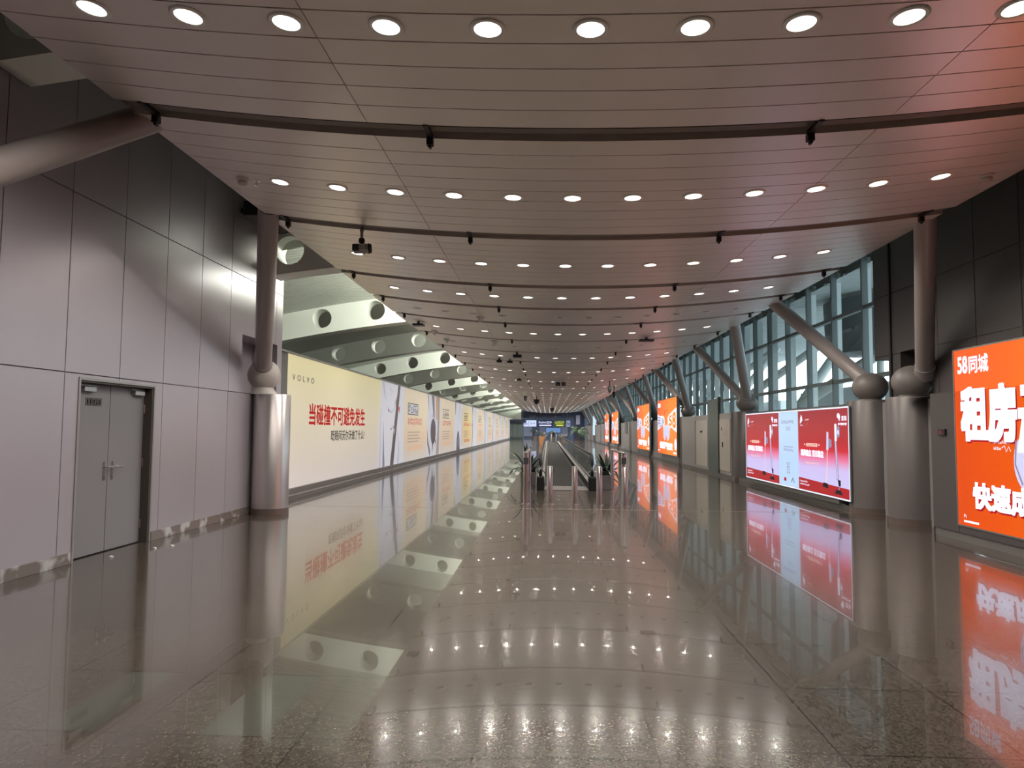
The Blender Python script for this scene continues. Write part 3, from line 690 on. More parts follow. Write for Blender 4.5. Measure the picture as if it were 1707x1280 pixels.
# curtain wall bays
XG = 7.0
gy = [14.15]+[22.5+9.3*k for k in range(11)]
for k in range(12):
    a = gy[k]; b = gy[k+1] if k+1 < len(gy) else END+2
    b = min(b, END+2)
    if b-a < .5: break
    z0, z1 = 2.08, 5.58
    mb = MB(); mb.box(XG-.09, XG+.06, a, b, z0, z0+.10); mb.box(XG-.06, XG+.05, a, b, z1-.1, z1)
    mb.box(XG-.08, XG+.05, a, b, 2.70, 2.78); mb.box(XG-.06, XG+.05, a, b, 4.25, 4.33)
    w = mb.build('window_%d' % (k+1), 'mullion', kind='structure')
    MB().add([(XG,a,z0+.05),(XG,b,z0+.05),(XG,b,z1-.05),(XG,a,z1-.05)], [(0,1,2,3)]).build('pane', 'glass', w)
    n = max(2, round((b-a)/1.57))
    for q in range(n):
        y = a+(b-a)*q/n
        MB().box(XG-.08, XG+.05, y-.035, y+.035, z0, z1).build('mullion', 'mullion', w)
        MB().box(XG+.24, XG+.44, y+.66, y+.72, z0-1.2, z1).build('fin', 'fin', w)

# outside: apron, roof overhang with braces, a jet bridge and a far terminal block
MB().add([(7.2,-40,-.9),(240,-40,-.9),(240,420,-.9),(7.2,420,-.9)], [(0,1,2,3)]).build('ground', 'concrete', kind='structure')
mb = MB(); groove_sheet(mb, 10, END+10, [10+1.2*k for k in range(1, 95)], 7.12, 15.5, (), lambda u, v, d: (v, u, 5.35+.10*(v-7.65)+d), g=.03, depth=.06)
mb.add([(15.5,10,6.135),(15.5,END+10,6.135),(15.5,END+10,6.9),(15.5,10,6.9)], [(0,1,2,3)])
mb.add([(7.12,10,5.75),(15.5,10,6.9),(15.5,END+10,6.9),(7.12,END+10,5.75)], [(0,1,2,3)])
mb.build('roof_overhang', ['outgrey', 'outdark'], kind='structure')
for k in range(9):
    y = 22.5+9.3*k
    for dy in (-2.7, 2.7):
        tag(MB().tube((7.9, y, 2.35), (11.6, y+dy*1.6, 5.7), .16, n=16).build('exterior_brace', 'outgrey', smooth=40),
            'grey diagonal tube outside the glass, %s leg of the %s pair' % ('near' if dy < 0 else 'far', ORD[k]), 'brace', 'braces outside the glazing')
t = thing('jet_bridge', 'dark rounded boarding bridge outside the glass beside the near dark wall', 'boarding bridge', (9.6, 20.8, 0))
MB().lathe([(.0, 3.75), (1.2, 3.8), (1.45, 4.1), (1.5, 5.3), (0, 5.34)], n=32).build('cab', 'outdark', t, smooth=40)
MB().box(1.0, 14, -1.1, 1.1, 3.9, 5.25).build('tunnel', 'outgrey', t, bevel=.15)
for dy in (-.9, .9): MB().tube((.4, dy, -.9), (.2, dy*.5, 3.8), .10, n=12).build('leg', 'outgrey', t)
t = thing('terminal_block', 'long pale low building far outside the glazing', 'building', (42, 60, -.9))
MB().box(0, 14, -70, 70, 0, 4.6).build('body', 'outgrey', t)
MB().box(-.2, 14.2, -70.2, 70.2, 4.6, 5.1).build('roof', 'concrete', t)
mb = MB()
for k in range(34): mb.box(-.06, 0, -68+4*k, -65.2+4*k, 1.2, 3.6)
mb.build('window_band', 'outdark', t)
for k, (x, y) in enumerate(((17, 38), (19, 62))):
    t = thing('stair_tower', 'pale braced gangway outside the glass above the %s' % ('red display' if k == 0 else 'orange displays'), 'gangway', (x, y, -.9))
    MB().box(-1.2, 1.2, -7, 7, 2.6, 4.8).build('deck', 'concrete', t, bevel=.05)
    mb = MB()
    for q in range(5):
        yy = -6+3*q
        mb2 = MB().tube((-1, yy, 0), (-1, yy+1.4, 2.7), .08, n=10); mb2.tube((-1, yy+2.8, 0), (-1, yy+1.4, 2.7), .08, n=10)
        mb2.build('brace', 'outgrey', t)

# ================================================================== lit displays on the right
OR1, WHT, LILAC, BLACK, RED_, DRED, PALEBL, GREYP, SKIN = range(9)
orange = ramp_glow('film_orange', 'Y', [(0, srgb(232,84,34)), (.35, srgb(238,92,28)), (1, srgb(240,120,34))], 1.35, 0, -3.2, .1)
DM = [orange, glow('film_white', srgb(226,230,250), 1.25), glow('film_lilac', srgb(206,206,240), 1.0), glow('film_black', srgb(40,36,44), .6),
      glow('film_red', srgb(206,38,44), 1.0), glow('film_darkred', srgb(170,34,40), 1.0), glow('film_paleblue', srgb(186,214,246), 1.0), glow('film_grey', srgb(150,140,170), .9), glow('film_blush', srgb(250,205,190), 1.0)]
def display(name, label, x, y0, y1, z0, z1, depth, frame_m, group=None, rim=.03):
    """y0 = far (left as seen) edge, y1 = near edge"""
    t = thing(name, label, 'display', (x, y0, 0), group=group); L = y0-y1
    f = MB(); f.box(.012, depth, -L, 0, z0, z1)
    f.box(-.012, .012, -L, -L+rim, z0, z1); f.box(-.012, .012, -rim, 0, z0, z1); f.box(-.012, .012, -L+rim, -rim, z0, z0+rim); f.box(-.012, .012, -L+rim, -rim, z1-rim, z1)
    f.build('housing', frame_m, t)
    return t, L, lambda u, v, l: (-.0022*l, -u, v)
# near orange display
t, L, P = display('light_box', 'large near orange light box with white characters, cut by the right picture edge', 5.90, 10.55, 6.2, .22, 2.74, .5, 'alu', rim=.02)
MB().box(0, .011, -L+.02, -.02, .24, 2.72).build('display_panel', DM, t)
c = Canvas(P); a = Canvas(P)
ys = lambda y: 10.55-y
c.text('58', ys(10.44), 2.38, ys(10.20), 2.63, WHT, 2, .028); c.text('同城', ys(10.17), 2.37, ys(9.73), 2.62, WHT, 2, .025)
for dx, dz, m, l in ((.025, -.025, DRED, 2), (0, 0, WHT, 3)):
    c.text('租房子', ys(10.40)+dx, 1.42+dz, ys(8.55)+dx, 2.20+dz, m, l, .055)
    c.text('快速成交', ys(10.17)+dx, .50+dz, ys(8.55)+dx, .87+dz, m, l, .05)
c.illegible(ys(9.70), 1.40, ys(9.32), 1.45, 10, WHT, 2, 1, 3); c.illegible(ys(9.68), 1.32, ys(9.52), 1.37, 3, WHT, 2, 1, 4)
a.strip([(ys(9.51),1.35),(ys(9.45),1.38),(ys(9.42),1.30),(ys(9.37),1.37),(ys(9.33),1.31)], .012, WHT, 2)
c.illegible(ys(10.40), .34, ys(10.33), .40, 1, WHT, 2, 1, 5); a.rect(ys(10.40), .285, ys(10.05), .315, WHT, 2)
# pale shoe and trouser leg of the figure beyond the picture edge
a.ell(ys(9.02), 1.18, .26, .36, LILAC, 2); a.poly([(ys(9.20),1.3),(ys(8.80),1.3),(ys(8.62),2.0),(ys(9.10),1.72)], WHT, 3); a.strip([(ys(9.22),1.45),(ys(9.25),1.15),(ys(9.12),.9)], .03, GREYP, 3)
a.mb.build('printed_artwork', DM, t); c.mb.build('lettering', DM, t)

# red and lilac display with two panels and a pale blue strip between
redfilm = ramp_glow('film_red_to_lilac', 'Z', [(0, srgb(176,34,40)), (.09, srgb(180,34,40)), (.10, srgb(206,200,246)), (.30, srgb(208,192,240)), (.42, srgb(232,120,160)), (.52, srgb(206,44,56)), (.62, srgb(184,42,48)), (1, srgb(158,46,54))], 1.0, .24, 1.99, .1)
t, L, P = display('light_box', 'wide light box with two red and lilac vacuum cleaner panels and a pale blue strip', 5.80, 21.0, 13.9, .20, 2.04, .02, 'mullion', rim=.035)
# the pale rim of this box is itself lit from inside
RM = [redfilm]+DM[1:]
MB().box(0, .011, -L+.035, -.035, .235, 2.005).build('display_panel', RM, t)
c = Canvas(P); a = Canvas(P)
for u0, u1 in ((0, L), ): 
    a.rect(.01, .205, L-.01, .232, WHT, 6); a.rect(.01, 2.008, L-.01, 2.035, WHT, 6); a.rect(.005, .205, .035, 2.035, WHT, 6); a.rect(L-.035, .205, L-.005, 2.035, WHT, 6)
a.rect(21-18.08, .235, 21-16.70, 2.005, PALEBL, 1)
c.text('DREAME', 21-17.85, 1.73, 21-17.0, 1.81, GREYP, 2, .01, 1.15); c.text('追觅', 21-17.55, 1.56, 21-17.2, 1.66, GREYP, 2)
a.rect(21-17.72, 1.16, 21-17.05, 1.175, GREYP, 2); c.illegible(21-17.72, 1.06, 21-17.05, 1.13, 9, GREYP, 2, 1, 8)
c.illegible(21-17.52, .52, 21-17.28, .80, 2, GREYP, 2, 4, 9); a.rect(21-17.72, .34, 21-17.55, .42, DRED, 2); a.strip([(21-17.2,.34),(21-17.1,.44),(21-17.0,.34)], .03, BLACK, 2)
def vac(c, u, z, s, tone):
    c.strip([(u,z+.02),(u+.10*s,z+.55*s),(u+.14*s,z+1.0*s)], [.025,.03,.035], tone, 2); c.poly([(u-.22*s,z-.03),(u+.16*s,z-.05),(u+.14*s,z+.05),(u-.16*s,z+.06)], BLACK, 3)
    c.poly([(u+.08*s,z+.95*s),(u+.22*s,z+.95*s),(u+.24*s,z+1.42*s),(u+.12*s,z+1.44*s)], LILAC, 3); c.poly([(u+.22*s,z+1.0*s),(u+.44*s,z+1.04*s),(u+.44*s,z+1.22*s),(u+.24*s,z+1.26*s)], GREYP, 3)
for o, w in ((0.035, 21-18.08-.035), (21-16.70, 16.70-13.935)):
    X = lambda f: o+f*w
    c.poly([(X(0),.235),(X(1),.235),(X(1),.43),(X(0),.50)], DRED, 1)
    c.illegible(X(.03), .40, X(.2), .44, 6, WHT, 3, 1, 40); c.illegible(X(.03), .335, X(.24), .375, 8, WHT, 3, 1, 41)
    a.poly([(X(.05),1.72),(X(.11),1.76),(X(.10),1.86),(X(.08),1.93),(X(.06),1.84)], WHT, 3); a.poly([(X(.08),1.74),(X(.11),1.72),(X(.115),1.80)], BLACK, 4)
    c.illegible(X(.05), 1.67, X(.11), 1.70, 3, WHT, 2, 1, 42); c.illegible(X(.16), 1.79, X(.25), 1.82, 4, WHT, 2, 1, 43); a.rect(X(.19), 1.70, X(.23), 1.73, RED_, 2)
    a.ell(X(.83), 1.86, .07, .055, WHT, 3); a.poly([(X(.835),1.86),(X(.86),1.86),(X(.85),1.76),(X(.835),1.76)], WHT, 3); c.text('京东', X(.88), 1.76, X(.97), 1.86, WHT, 2, .03)
    c.text('多快好省', X(.82), 1.67, X(.97), 1.72, WHT, 2, .03)
    a.rect(X(.18), 1.215, X(.42), 1.285, SKIN, 2); c.illegible(X(.19), 1.225, X(.41), 1.275, 8, DRED, 3, 1, 44); a.rect(X(.14), 1.24, X(.155), 1.27, WHT, 2); a.rect(X(.445), 1.24, X(.46), 1.27, WHT, 2)
    c.text('飓风吸尘', X(.06), .99, X(.29), 1.14, WHT, 3, .05); c.text('百日集尘', X(.31), .99, X(.54), 1.14, WHT, 3, .05)
    c.illegible(X(.16), .83, X(.45), .875, 10, SKIN, 2, 1, 45)
    vac(a, X(.575), .42, .78, SKIN)
    # taller stick cleaner
    u = X(.80)
    a.poly([(u-.13,1.36),(u-.03,1.36),(u+.05,.58),(u-.05,.58)], GREYP, 3); a.poly([(u-.10,1.36),(u-.06,1.36),(u+.02,.60),(u-.02,.60)], LILAC, 4)
    a.poly([(u-.12,1.36),(u-.02,1.36),(u-.02,1.70),(u-.12,1.70)], WHT, 3); a.poly([(u-.01,1.42),(u+.13,1.44),(u+.13,1.64),(u-.01,1.66)], GREYP, 3); a.ell(u+.06,1.53,.06,.05, LILAC, 4)
    a.poly([(u,.58),(u+.14,.58),(u+.14,.46),(u+.04,.46)], BLACK, 4); a.strip([(u+.06,.48),(u+.04,.36)], .04, GREYP, 3); a.poly([(u-.16,.30),(u+.22,.29),(u+.14,.38),(u-.08,.38)], BLACK, 4)
a.mb.build('printed_artwork', RM, t); c.mb.build('lettering', RM, t)
MB().box(.02, .24, -L+.62, -.02, .10, .20).build('plinth', 'plinth', t)

# four tall orange displays farther along
def tall(y0, y1, label):
    t, L, P = display('light_box', label, 5.74, y0, y1, .36, 3.07, .085, 'mullion', 'tall orange light boxes')
    MB().box(0, .011, -L+.03, -.03, .39, 3.04).build('display_panel', DM, t)
    a = Canvas(P); c = Canvas(P); X = lambda f: f*L; Z = lambda f: .36+f*2.71
    a.poly([(X(.01),Z(.74)),(X(.14),Z(.70)),(X(.30),Z(.70)),(X(.40),Z(.66)),(X(.44),Z(.50)),(X(.30),Z(.53)),(X(.01),Z(.43))], WHT, 1)
    a.poly([(X(.98),Z(.82)),(X(.80),Z(.76)),(X(.62),Z(.70)),(X(.56),Z(.66)),(X(.56),Z(.50)),(X(.75),Z(.48)),(X(.98),Z(.40))], WHT, 1)
    c.text('租房', 0, 0, 0, 0, GREYP, 3, .02, skew=[(X(.03),Z(.47)),(X(.40),Z(.54)),(X(.38),Z(.65)),(X(.03),Z(.71))])
    c.text('58', 0, 0, 0, 0, OR1, 3, .03, skew=[(X(.62),Z(.53)),(X(.95),Z(.45)),(X(.95),Z(.77)),(X(.62),Z(.67))])
    # pale figure with both arms raised
    a.strip([(X(.40),Z(.78)),(X(.41),Z(.66)),(X(.45),Z(.52))], [.10,.16,.24], OR1, 4); a.strip([(X(.52),Z(.79)),(X(.54),Z(.66)),(X(.54),Z(.52))], [.10,.16,.24], OR1, 4)
    a.poly([(X(.395),Z(.80)),(X(.42),Z(.80)),(X(.415),Z(.73)),(X(.385),Z(.70))], DRED, 5); a.poly([(X(.50),Z(.81)),(X(.54),Z(.81)),(X(.53),Z(.75)),(X(.51),Z(.75))], DRED, 5)
    a.poly([(X(.34),Z(.44)),(X(.42),Z(.53)),(X(.56),Z(.53)),(X(.66),Z(.44)),(X(.64),Z(.30)),(X(.55),Z(.24)),(X(.48),Z(.36)),(X(.42),Z(.24)),(X(.35),Z(.30))], LILAC, 5)
    a.poly([(X(.42),Z(.22)),(X(.56),Z(.22)),(X(.54),Z(.14)),(X(.45),Z(.14))], WHT, 5); a.ell(X(.49), Z(.48), .14, .05, PALEBL, 6)
    a.poly([(X(.3),Z(.53)),(X(.42),Z(.56)),(X(.42),Z(.50)),(X(.34),Z(.44))], SKIN, 4); a.poly([(X(.66),Z(.44)),(X(.56),Z(.50)),(X(.56),Z(.56)),(X(.72),Z(.50))], SKIN, 4)
    c.text('快速', X(.14), Z(.10), X(.42), Z(.23), WHT, 6, .06); c.text('成交', X(.52), Z(.09), X(.80), Z(.22), WHT, 6, .06)
    a.ell(X(.93), Z(.20), .05*L, .10*2.71, WHT, 4); c.text('58', X(.03), Z(.86), X(.18), Z(.94), WHT, 3, .05)
    a.rect(X(.03), Z(.055), X(.16), Z(.07), WHT, 3); a.rect(X(.82), Z(.04), X(.97), Z(.07), WHT, 3)
    a.mb.build('printed_artwork', DM, t); c.mb.build('lettering', DM, t)
tall(37.3, 31.7, 'nearest of the tall orange light boxes with a white figure, arms raised')
tall(45.7, 40.2, 'second tall orange light box, one column beyond the nearest tall one')
tall(63.7, 57.9, 'small far orange light box, right one of the distant pair')
tall(71.6, 66.8, 'farthest orange light box, left one of the distant pair')

# equipment cabinets between the columns
def cabinet(y0, y1, label, m='cabgrey', dev=0):
    t = thing('equipment_cabinet', label, 'cabinet', (5.86, (y0+y1)/2, 0), group='cabinets along the right side'); h = (y1-y0)/2
    MB().box(0, .24, -h, h, .10, 2.12).build('body', 'cabgrey', t, bevel=.008)
    dd = MB().box(-.018, 0, -h+.08, h-.08, .22, 1.92).build('door', m, t, bevel=.004)
    if dev == 1: MB().box(-.05, -.018, -.14, .10, 1.46, 1.54).build('emergency_device', 'blackplastic', dd)
    if dev == 2:
        MB().box(-.035, -.018, .22, .27, 1.0, 1.16).build('handle', 'bracket', dd); MB().box(-.03, -.018, .36, .39, 1.55, 1.66).build('lock', 'bracket', dd)
        q = MB(); [q.box(-.021, -.018, -.25+a_, -.25+a_+w_, b_, b_+h_) for a_, w_, b_, h_ in ((0,.42,1.40,.006),(0,.42,1.56,.006),(0,.01,1.40,.16),(.41,.01,1.40,.16))]
        q.build('faint_red_box', mat('faint_red_ink', (.45,.22,.18,1), .5), dd)
    return t
cabinet(22.95, 24.5, 'pale cabinet just left of the red display column, with handle and faint red print', 'cream', 2)
cabinet(26.2, 28.3, 'pale cabinet with a small black device, left of the dark recess', 'cream', 1)
cabinet(28.34, 31.2, 'plain grey cabinet beside the pale one with the black device', 'cabgrey')
for k, (a_, b_) in enumerate(((51.0, 54.6), (46.3, 49.8), (74.0, 77.6), (79.0, 82.4))):
    cabinet(a_, b_, ('grey cabinet with a dark louvre beside the third orange display', 'grey cabinet beyond the second orange display, far half', 'grey cabinet past the farthest orange display', 'last grey cabinet in the distance on the right')[k], 'cabgrey')
t = thing('louvre_panel', 'dark square louvre on the grey wall between the orange displays', 'vent', (5.83, 52.8, 1.75))
MB().box(-.03, .012, -.75, .75, -.5, .5).build('frame', 'mullion', t)
for k in range(8): MB().obox((-.045, 0, -.42+.12*k), (.03, 0, -.02), (0, .68, 0), (.004, 0, .008)).build('slat', 'outdark', t)
t = thing('dark_recess_door', 'tall dark door in the recess between two pale cabinets', 'door', (5.88, 25.35, 0))
MB().box(-.02, .015, -.84, .84, .10, 2.65).build('leaf', 'shop', t); MB().box(-.06, .02, -.88, -.82, .1, 2.7).build('frame', 'darkframe', t)
t = thing('lit_pillar', 'tall glowing pale blue strip on the far right beyond the orange displays', 'light', (5.85, 90.1, 0))
MB().box(0, .25, -1.6, 1.6, .1, .85).build('base', 'plinth', t); MB().box(-.03, .25, -1.6, 1.6, .85, 3.3).build('lit_panel', glow('pale_blue_panel', srgb(196,226,240), 1.0), t)

# ================================================================== moving walkway with bollards, rails and plants
WY0, WY1 = 18.05, 80.0
t = thing('moving_walkway', 'long moving walkway with dark belt and glass sides in the middle of the hall', 'moving walkway', (.48, WY0, 0)); WL = WY1-WY0
mb = MB(); groove_sheet(mb, -.47, .47, [-.47+.94*k/16 for k in range(1, 16)], 1.1, WL, (), lambda u, v, d: (u, v, .022-d), g=.004, depth=.006); mb.build('belt', ['belt', 'rubber'], t)
mb = MB().box(-.56, .56, 0, 1.1, 0, .018); mb.build('comb_plate', 'plinth', t, bevel=.003)
MB().box(-.47, .47, 1.02, 1.12, .018, .026).build('comb', 'alubright', t)
MB().box(-.56, .56, 1.1, WL, -.005, .012).build('truss_cover', 'rubber', t)
for s in (-1, 1):
    x = .66*s
    MB().box(x-.10, x+.10, .12, WL, 0, .20).build('skirt', 'rubber', t)
    dk = MB(); dk.add([(x-.10*s,.12,.20),(x+.10*s,.12,.20),(x+.03*s,.12,.235),(x-.03*s,.12,.235)], [(0,1,2,3)])
    dk.add([(x-.10,.12,.20),(x-.10,WL,.20),(x-.02,WL,.24),(x-.02,.12,.24)], [(0,1,2,3)]); dk.add([(x+.10,.12,.20),(x+.10,WL,.20),(x+.02,WL,.24),(x+.02,.12,.24)], [(0,1,2,3)])
    dk.build('deck', 'alu', t)
    MB().add([(x,.45,.235),(x,WL,.235),(x,WL,.86),(x,.45,.86)], [(0,1,2,3)]).build('balustrade', 'balglass', t)
    hr = MB(); cc = [(x, .50-.34*sin(a), .55+.34*cos(a)) for a in [pi*k/10 for k in range(11)]]
    hr.path([(x, WL, .89)]+cc+[(x, .50, .21)], .042, 10); hr.build('handrail', 'rubber', t, smooth=40)
    MB().box(x-.095, x+.095, .0, .45, 0, .34).build('newel', 'rubber', t, bevel=.02)
    MB().path([(x-.02*s, WL, .845)]+[(x-.02*s, .50-.29*sin(a), .55+.29*cos(a)) for a in [pi*k/10 for k in range(11)]], .012, 8).build('handrail_guide', 'alubright', t, smooth=40)
def bollard(x, y, label, h=.79, grp='bollards in front of the moving walkway'):
    t = thing('bollard', label, 'bollard', (x, y, 0), group=grp)
    MB().lathe([(.058, .0), (.058, h-.015), (.05, h), (0, h)], n=24).build('post', 'steel', t, smooth=40)
    MB().lathe([(.095, 0), (.095, .012), (.07, .022), (.058, .022)], n=24).build('base_flange', 'steel', t, smooth=40)
    for k in range(3): MB().tube((.08*cos(k*2.1), .08*sin(k*2.1), .01), (.08*cos(k*2.1), .08*sin(k*2.1), .028), .009, n=8).build('bolt', 'bracket', t)
for k, (x, y) in enumerate(((.05, 14.72), (.56, 14.68), (1.06, 14.62), (1.57, 14.52))):
    bollard(x, y, 'short stainless bollard before the walkway, %s of four from the left' % ORD[k])
for k, x in enumerate((.42, 1.0, 1.62)): bollard(x, 82.5, 'pale far bollard at the distant end of the walkway, %s of three from the left' % ORD[k], .95, 'far bollards behind the walkway')
def rail(x, y0, y1, label, h=1.04):
    t = thing('guard_rail', label, 'railing', (x, y0, 0), group='guard rails beside the walkway entrance'); L = y1-y0
    MB().tube((0,0,0), (0,0,h), .055, n=20).build('post', 'steel', t, smooth=40); MB().tube((0,L,0), (0,L,h), .045, n=20).build('post', 'steel', t, smooth=40)
    MB().box(-.045, .045, -.05, L+.04, h-.01, h+.025).build('top_rail', 'steel', t, bevel=.01)
    MB().tube((0,.05,.35), (0,L-.05,.35), .02, n=12).build('lower_rail', 'steel', t, smooth=40)
    for yy in (0, L): MB().lathe([(.09, 0), (.09, .012), (.055, .02)], n=20).build('base_flange', 'steel', t).location = (0, yy, 0)
    MB().box(-.05, .05, -.075, -.04, h-.22, h-.08).build('sensor_box', 'blackplastic', t, bevel=.004)
rail(-.45, 14.72, 17.7, 'stainless guard rail left of the walkway entrance')
rail(1.62, 15.25, 17.9, 'stainless guard rail right of the walkway entrance')
def spiky(x, y, label, seed, n=26, hgt=.72, spread=.55, w=.62):
    t = thing('potted_plant', label, 'plant', (x, y, 0), group='spiky plants beside the walkway entrance'); rnd = random.Random(seed)
    p = MB(); p.ring_loft([[(sx*q, sy_*q, z) for sx, sy_ in ((-1,-1),(1,-1),(1,1),(-1,1))] for q, z in ((w*.42, 0), (w*.46, .37), (w*.41, .37), (w*.40, .32))]); p.build('planter', 'planter', t, bevel=.008)
    lf = MB(); lf.lathe([(.17, .3), (.20, .45), (.12, .58), (0, .6)], n=14)
    for k in range(n):
        az = 2*pi*k/n+rnd.uniform(-.15, .15); tilt = rnd.uniform(.1, 1.25); ln = hgt*rnd.uniform(.75, 1.1); d = Vector((cos(az), sin(az), 0)); s_ = Vector((-sin(az), cos(az), 0))
        P = []
        for j in range(6):
            q = j/5; a = tilt+.5*q*q*tilt; pos = d*(.06+ln*q*sin(a)*spread*1.6)+Vector((0, 0, .38+ln*q*cos(a))); ww = .046*(1-q)**.7*(1+1.2*q)+.003
            P.append((pos-s_*ww, pos+Vector((0,0,-.012*(1-q))), pos+s_*ww))
        o = len(lf.v); lf.v += [tuple(v) for r in P for v in r]
        for j in range(5):
            for i in (0, 1): lf.f.append((o+j*3+i, o+j*3+i+1, o+(j+1)*3+i+1, o+(j+1)*3+i)); lf.m.append(0)
    lf.build('foliage', 'leaf', t)
spiky(-.53, 19.6, 'spiky dark plant in a grey planter left of the walkway', 3, 26, .78, w=.46)
spiky(1.53, 18.6, 'spiky dark plant in a grey planter right of the walkway', 5, 22, .74, w=.42)
# plants in the distance
def palm(x, y, label, hgt, seed, pot, pr=.3, ph=.5, nf=11, m='palm'):
    t = thing('potted_palm', label, 'plant', (x, y, 0)); rnd = random.Random(seed)
    MB().lathe([(pr*.75, 0), (pr, ph), (pr*.9, ph), (pr*.85, ph-.06), (0, ph-.06)], n=24).build('pot', pot, t, smooth=40)
    st = MB()
    for k in range(4): a = k*1.7; st.path([(.05*cos(a), .05*sin(a), ph-.08), (.1*cos(a), .1*sin(a), ph+hgt*.3), (.16*cos(a), .16*sin(a), ph+hgt*.55)], [.03, .025, .015], 8)
    st.build('stem', 'stem', t)
    f = MB()
    for k in range(nf):
        az = 2*pi*k/nf+rnd.uniform(-.2, .2); ln = hgt*rnd.uniform(.55, .8); d = Vector((cos(az), sin(az), 0)); s_ = Vector((-sin(az), cos(az), 0)); lift = rnd.uniform(.5, 1.2)
        pts = [d*(.05+ln*q*.75)+Vector((0, 0, ph+hgt*.42+ln*(lift*q-.95*q*q))) for q in [j/9 for j in range(10)]]
        for j in range(1, 10):
            for sg in (-1, 1):
                tip = pts[j]+s_*sg*.22*sin(pi*min(1, j/9.5))*hgt*.7+d*.10-Vector((0,0,.08)); b_ = pts[j]-(pts[j]-pts[j-1])*.75
                f.add([pts[j], tip, b_], [(0,1,2)])
        f.path(pts, .008, 5)
    f.build('foliage', m, t)
palm(2.85, 65.5, 'tall green palm right of the far walkway end', 2.0, 4, 'planter', nf=18)
palm(-.55, 69.0, 'small palm in a pale orange pot left of the far walkway', .75, 9, 'terra', .36, .85, 12, 'leaf')
palm(1.9, 86.0, 'small orange tinted plant beyond the far bollards', .9, 12, 'terra', .25, .4, 9, 'stem')
palm(-1.9, 98.0, 'dark bushy plant at the far end, left of the walkway axis', 1.4, 15, 'planter', .4, .5, 14, 'leaf')
palm(.6, 98.5, 'dark bushy plant at the far end behind the bollards', 1.3, 16, 'planter', .4, .5, 14, 'leaf')

# ================================================================== small fixtures on the ceiling
t = thing('projector_spotlight', 'grey projector spotlight hanging on a rod at the left of the ceiling', 'spotlight', (-2.585, 9.5, zc(-2.585)))
MB().tube((0,0,.06), (0,0,-.03), .03, n=12).build('mount', 'alu', t)
MB().tube((0,0,.08), (0,0,-.14), .021, n=14).build('rod', 'alu', t, smooth=40)
MB().lathe([(.0,-.205),(.038,-.185),(.045,-.155),(.038,-.125),(0,-.115)], n=16).build('knuckle', 'blackplastic', t, smooth=40)
h = MB(); h.path([(-.105,-.02,-.275), (-.09,-.02,-.273), (.06,.01,-.262), (.10,.015,-.262)], [.062,.068,.070,.066], 24)
hs = h.build('housing', 'alu', t, smooth=40)
for q in range(4): MB().obox((.01, -.068, -.225-.022*q), (.05, .008, .0), (0, .006, 0), (0, 0, .004)).build('fin', 'outgrey', hs)
MB().box(-.105, -.02, -.105, -.03, -.315, -.225).build('lens_box', 'blackplastic', t, bevel=.008)
MB().path([(.095,.015,-.262), (.135,.02,-.26)], [.076, .058], 24).build('rear_cap', 'blackplastic', t, smooth=40)
def detector(x, y, label, kind=0):
    t = thing('smoke_detector', label, 'smoke detector', (x, y, zc(x)), group='detectors on the ceiling')
    MB().lathe([(.075,.01),(.075,-.018),(.06,-.03),(0,-.03)], n=24).build('base', 'whiteplastic', t, smooth=40)
    MB().lathe([(.052,-.03),(.056,-.055),(.04,-.075),(0,-.078)], n=24).build('head', 'cream', t, smooth=40)
detector(-3.52, 7.78, 'round smoke detector at the left ceiling edge, beside the second lamp row')
detector(4.86, 7.92, 'round smoke detector at the right ceiling edge, right of the second lamp row')
def sprinkler(x, y, label):
    t = thing('sprinkler', label, 'sprinkler', (x, y, zc(x)), group='sprinklers on the ceiling')
    MB().lathe([(.04,.01),(.04,-.006),(.015,-.012),(.012,-.05),(0,-.05)], n=16).build('body', 'alubright', t, smooth=40)
    MB().lathe([(.03,-.06),(.0,-.055)], n=12).build('deflector', 'alubright', t)
sprinkler(-3.36, 7.80, 'small bright sprinkler just right of the left smoke detector')
def cone_speaker(x, y, label, s=1.0):
    s *= .55
    t = thing('ceiling_sensor', label, 'sensor', (x, y, zc(x)), group='pale cone shaped ceiling sensors')
    MB().lathe([(.17*s,.005),(.17*s,-.02),(.05*s,-.22*s),(0,-.23*s)], n=20).build('cone', 'whiteplastic', t, smooth=40)
    MB().lathe([(.19*s,.01),(.19*s,-.012),(.17*s,-.014)], n=20).build('collar', 'alu', t)
for x, y, l in ((-1.62, 16.6, 'pale cone sensor at the first dark lamp row'), (-3.30, 20.2, 'pale cone sensor at the left edge near the fifth lit lamp row'), (-3.2, 22.0, 'smaller pale cone sensor by the left ceiling edge'), (-1.62, 21.1, 'pale cone sensor on the sixth channel, left half')):
    cone_speaker(x, y, l, 1.0 if 'wide' not in l else 1.6)
def boxcam(x, y, label, w=.34, d=.2, hh=.1):
    t = thing('ceiling_camera', label, 'camera', (x, y, zc(x)), group='dark cameras under the ceiling')
    MB().box(-.03, .03, -.03, .03, -.06, .02).build('mount', 'bracket', t); MB().box(-w/2, w/2, -d/2, d/2, -.06-hh, -.06).build('housing', 'blackplastic', t, bevel=.02)
boxcam(2.82, 20.3, 'flat dark detector box on a ceiling channel, right half of the ceiling', .42, .3, .05)
boxcam(-3.47, 18.6, 'flat black box under the left ceiling edge', .30, .3, .05)
boxcam(-1.06, 24.2, 'dark fuzzy camera cluster on a ceiling channel, left of centre', .3, .25, .1)
boxcam(-1.85, 26.6, 'left one of two dark cameras side by side', .2, .2, .1); boxcam(-1.45, 26.7, 'right one of two dark cameras side by side', .22, .2, .08)
boxcam(-1.5, 36.6, 'small dark camera before the hanging sign', .26, .2, .08)
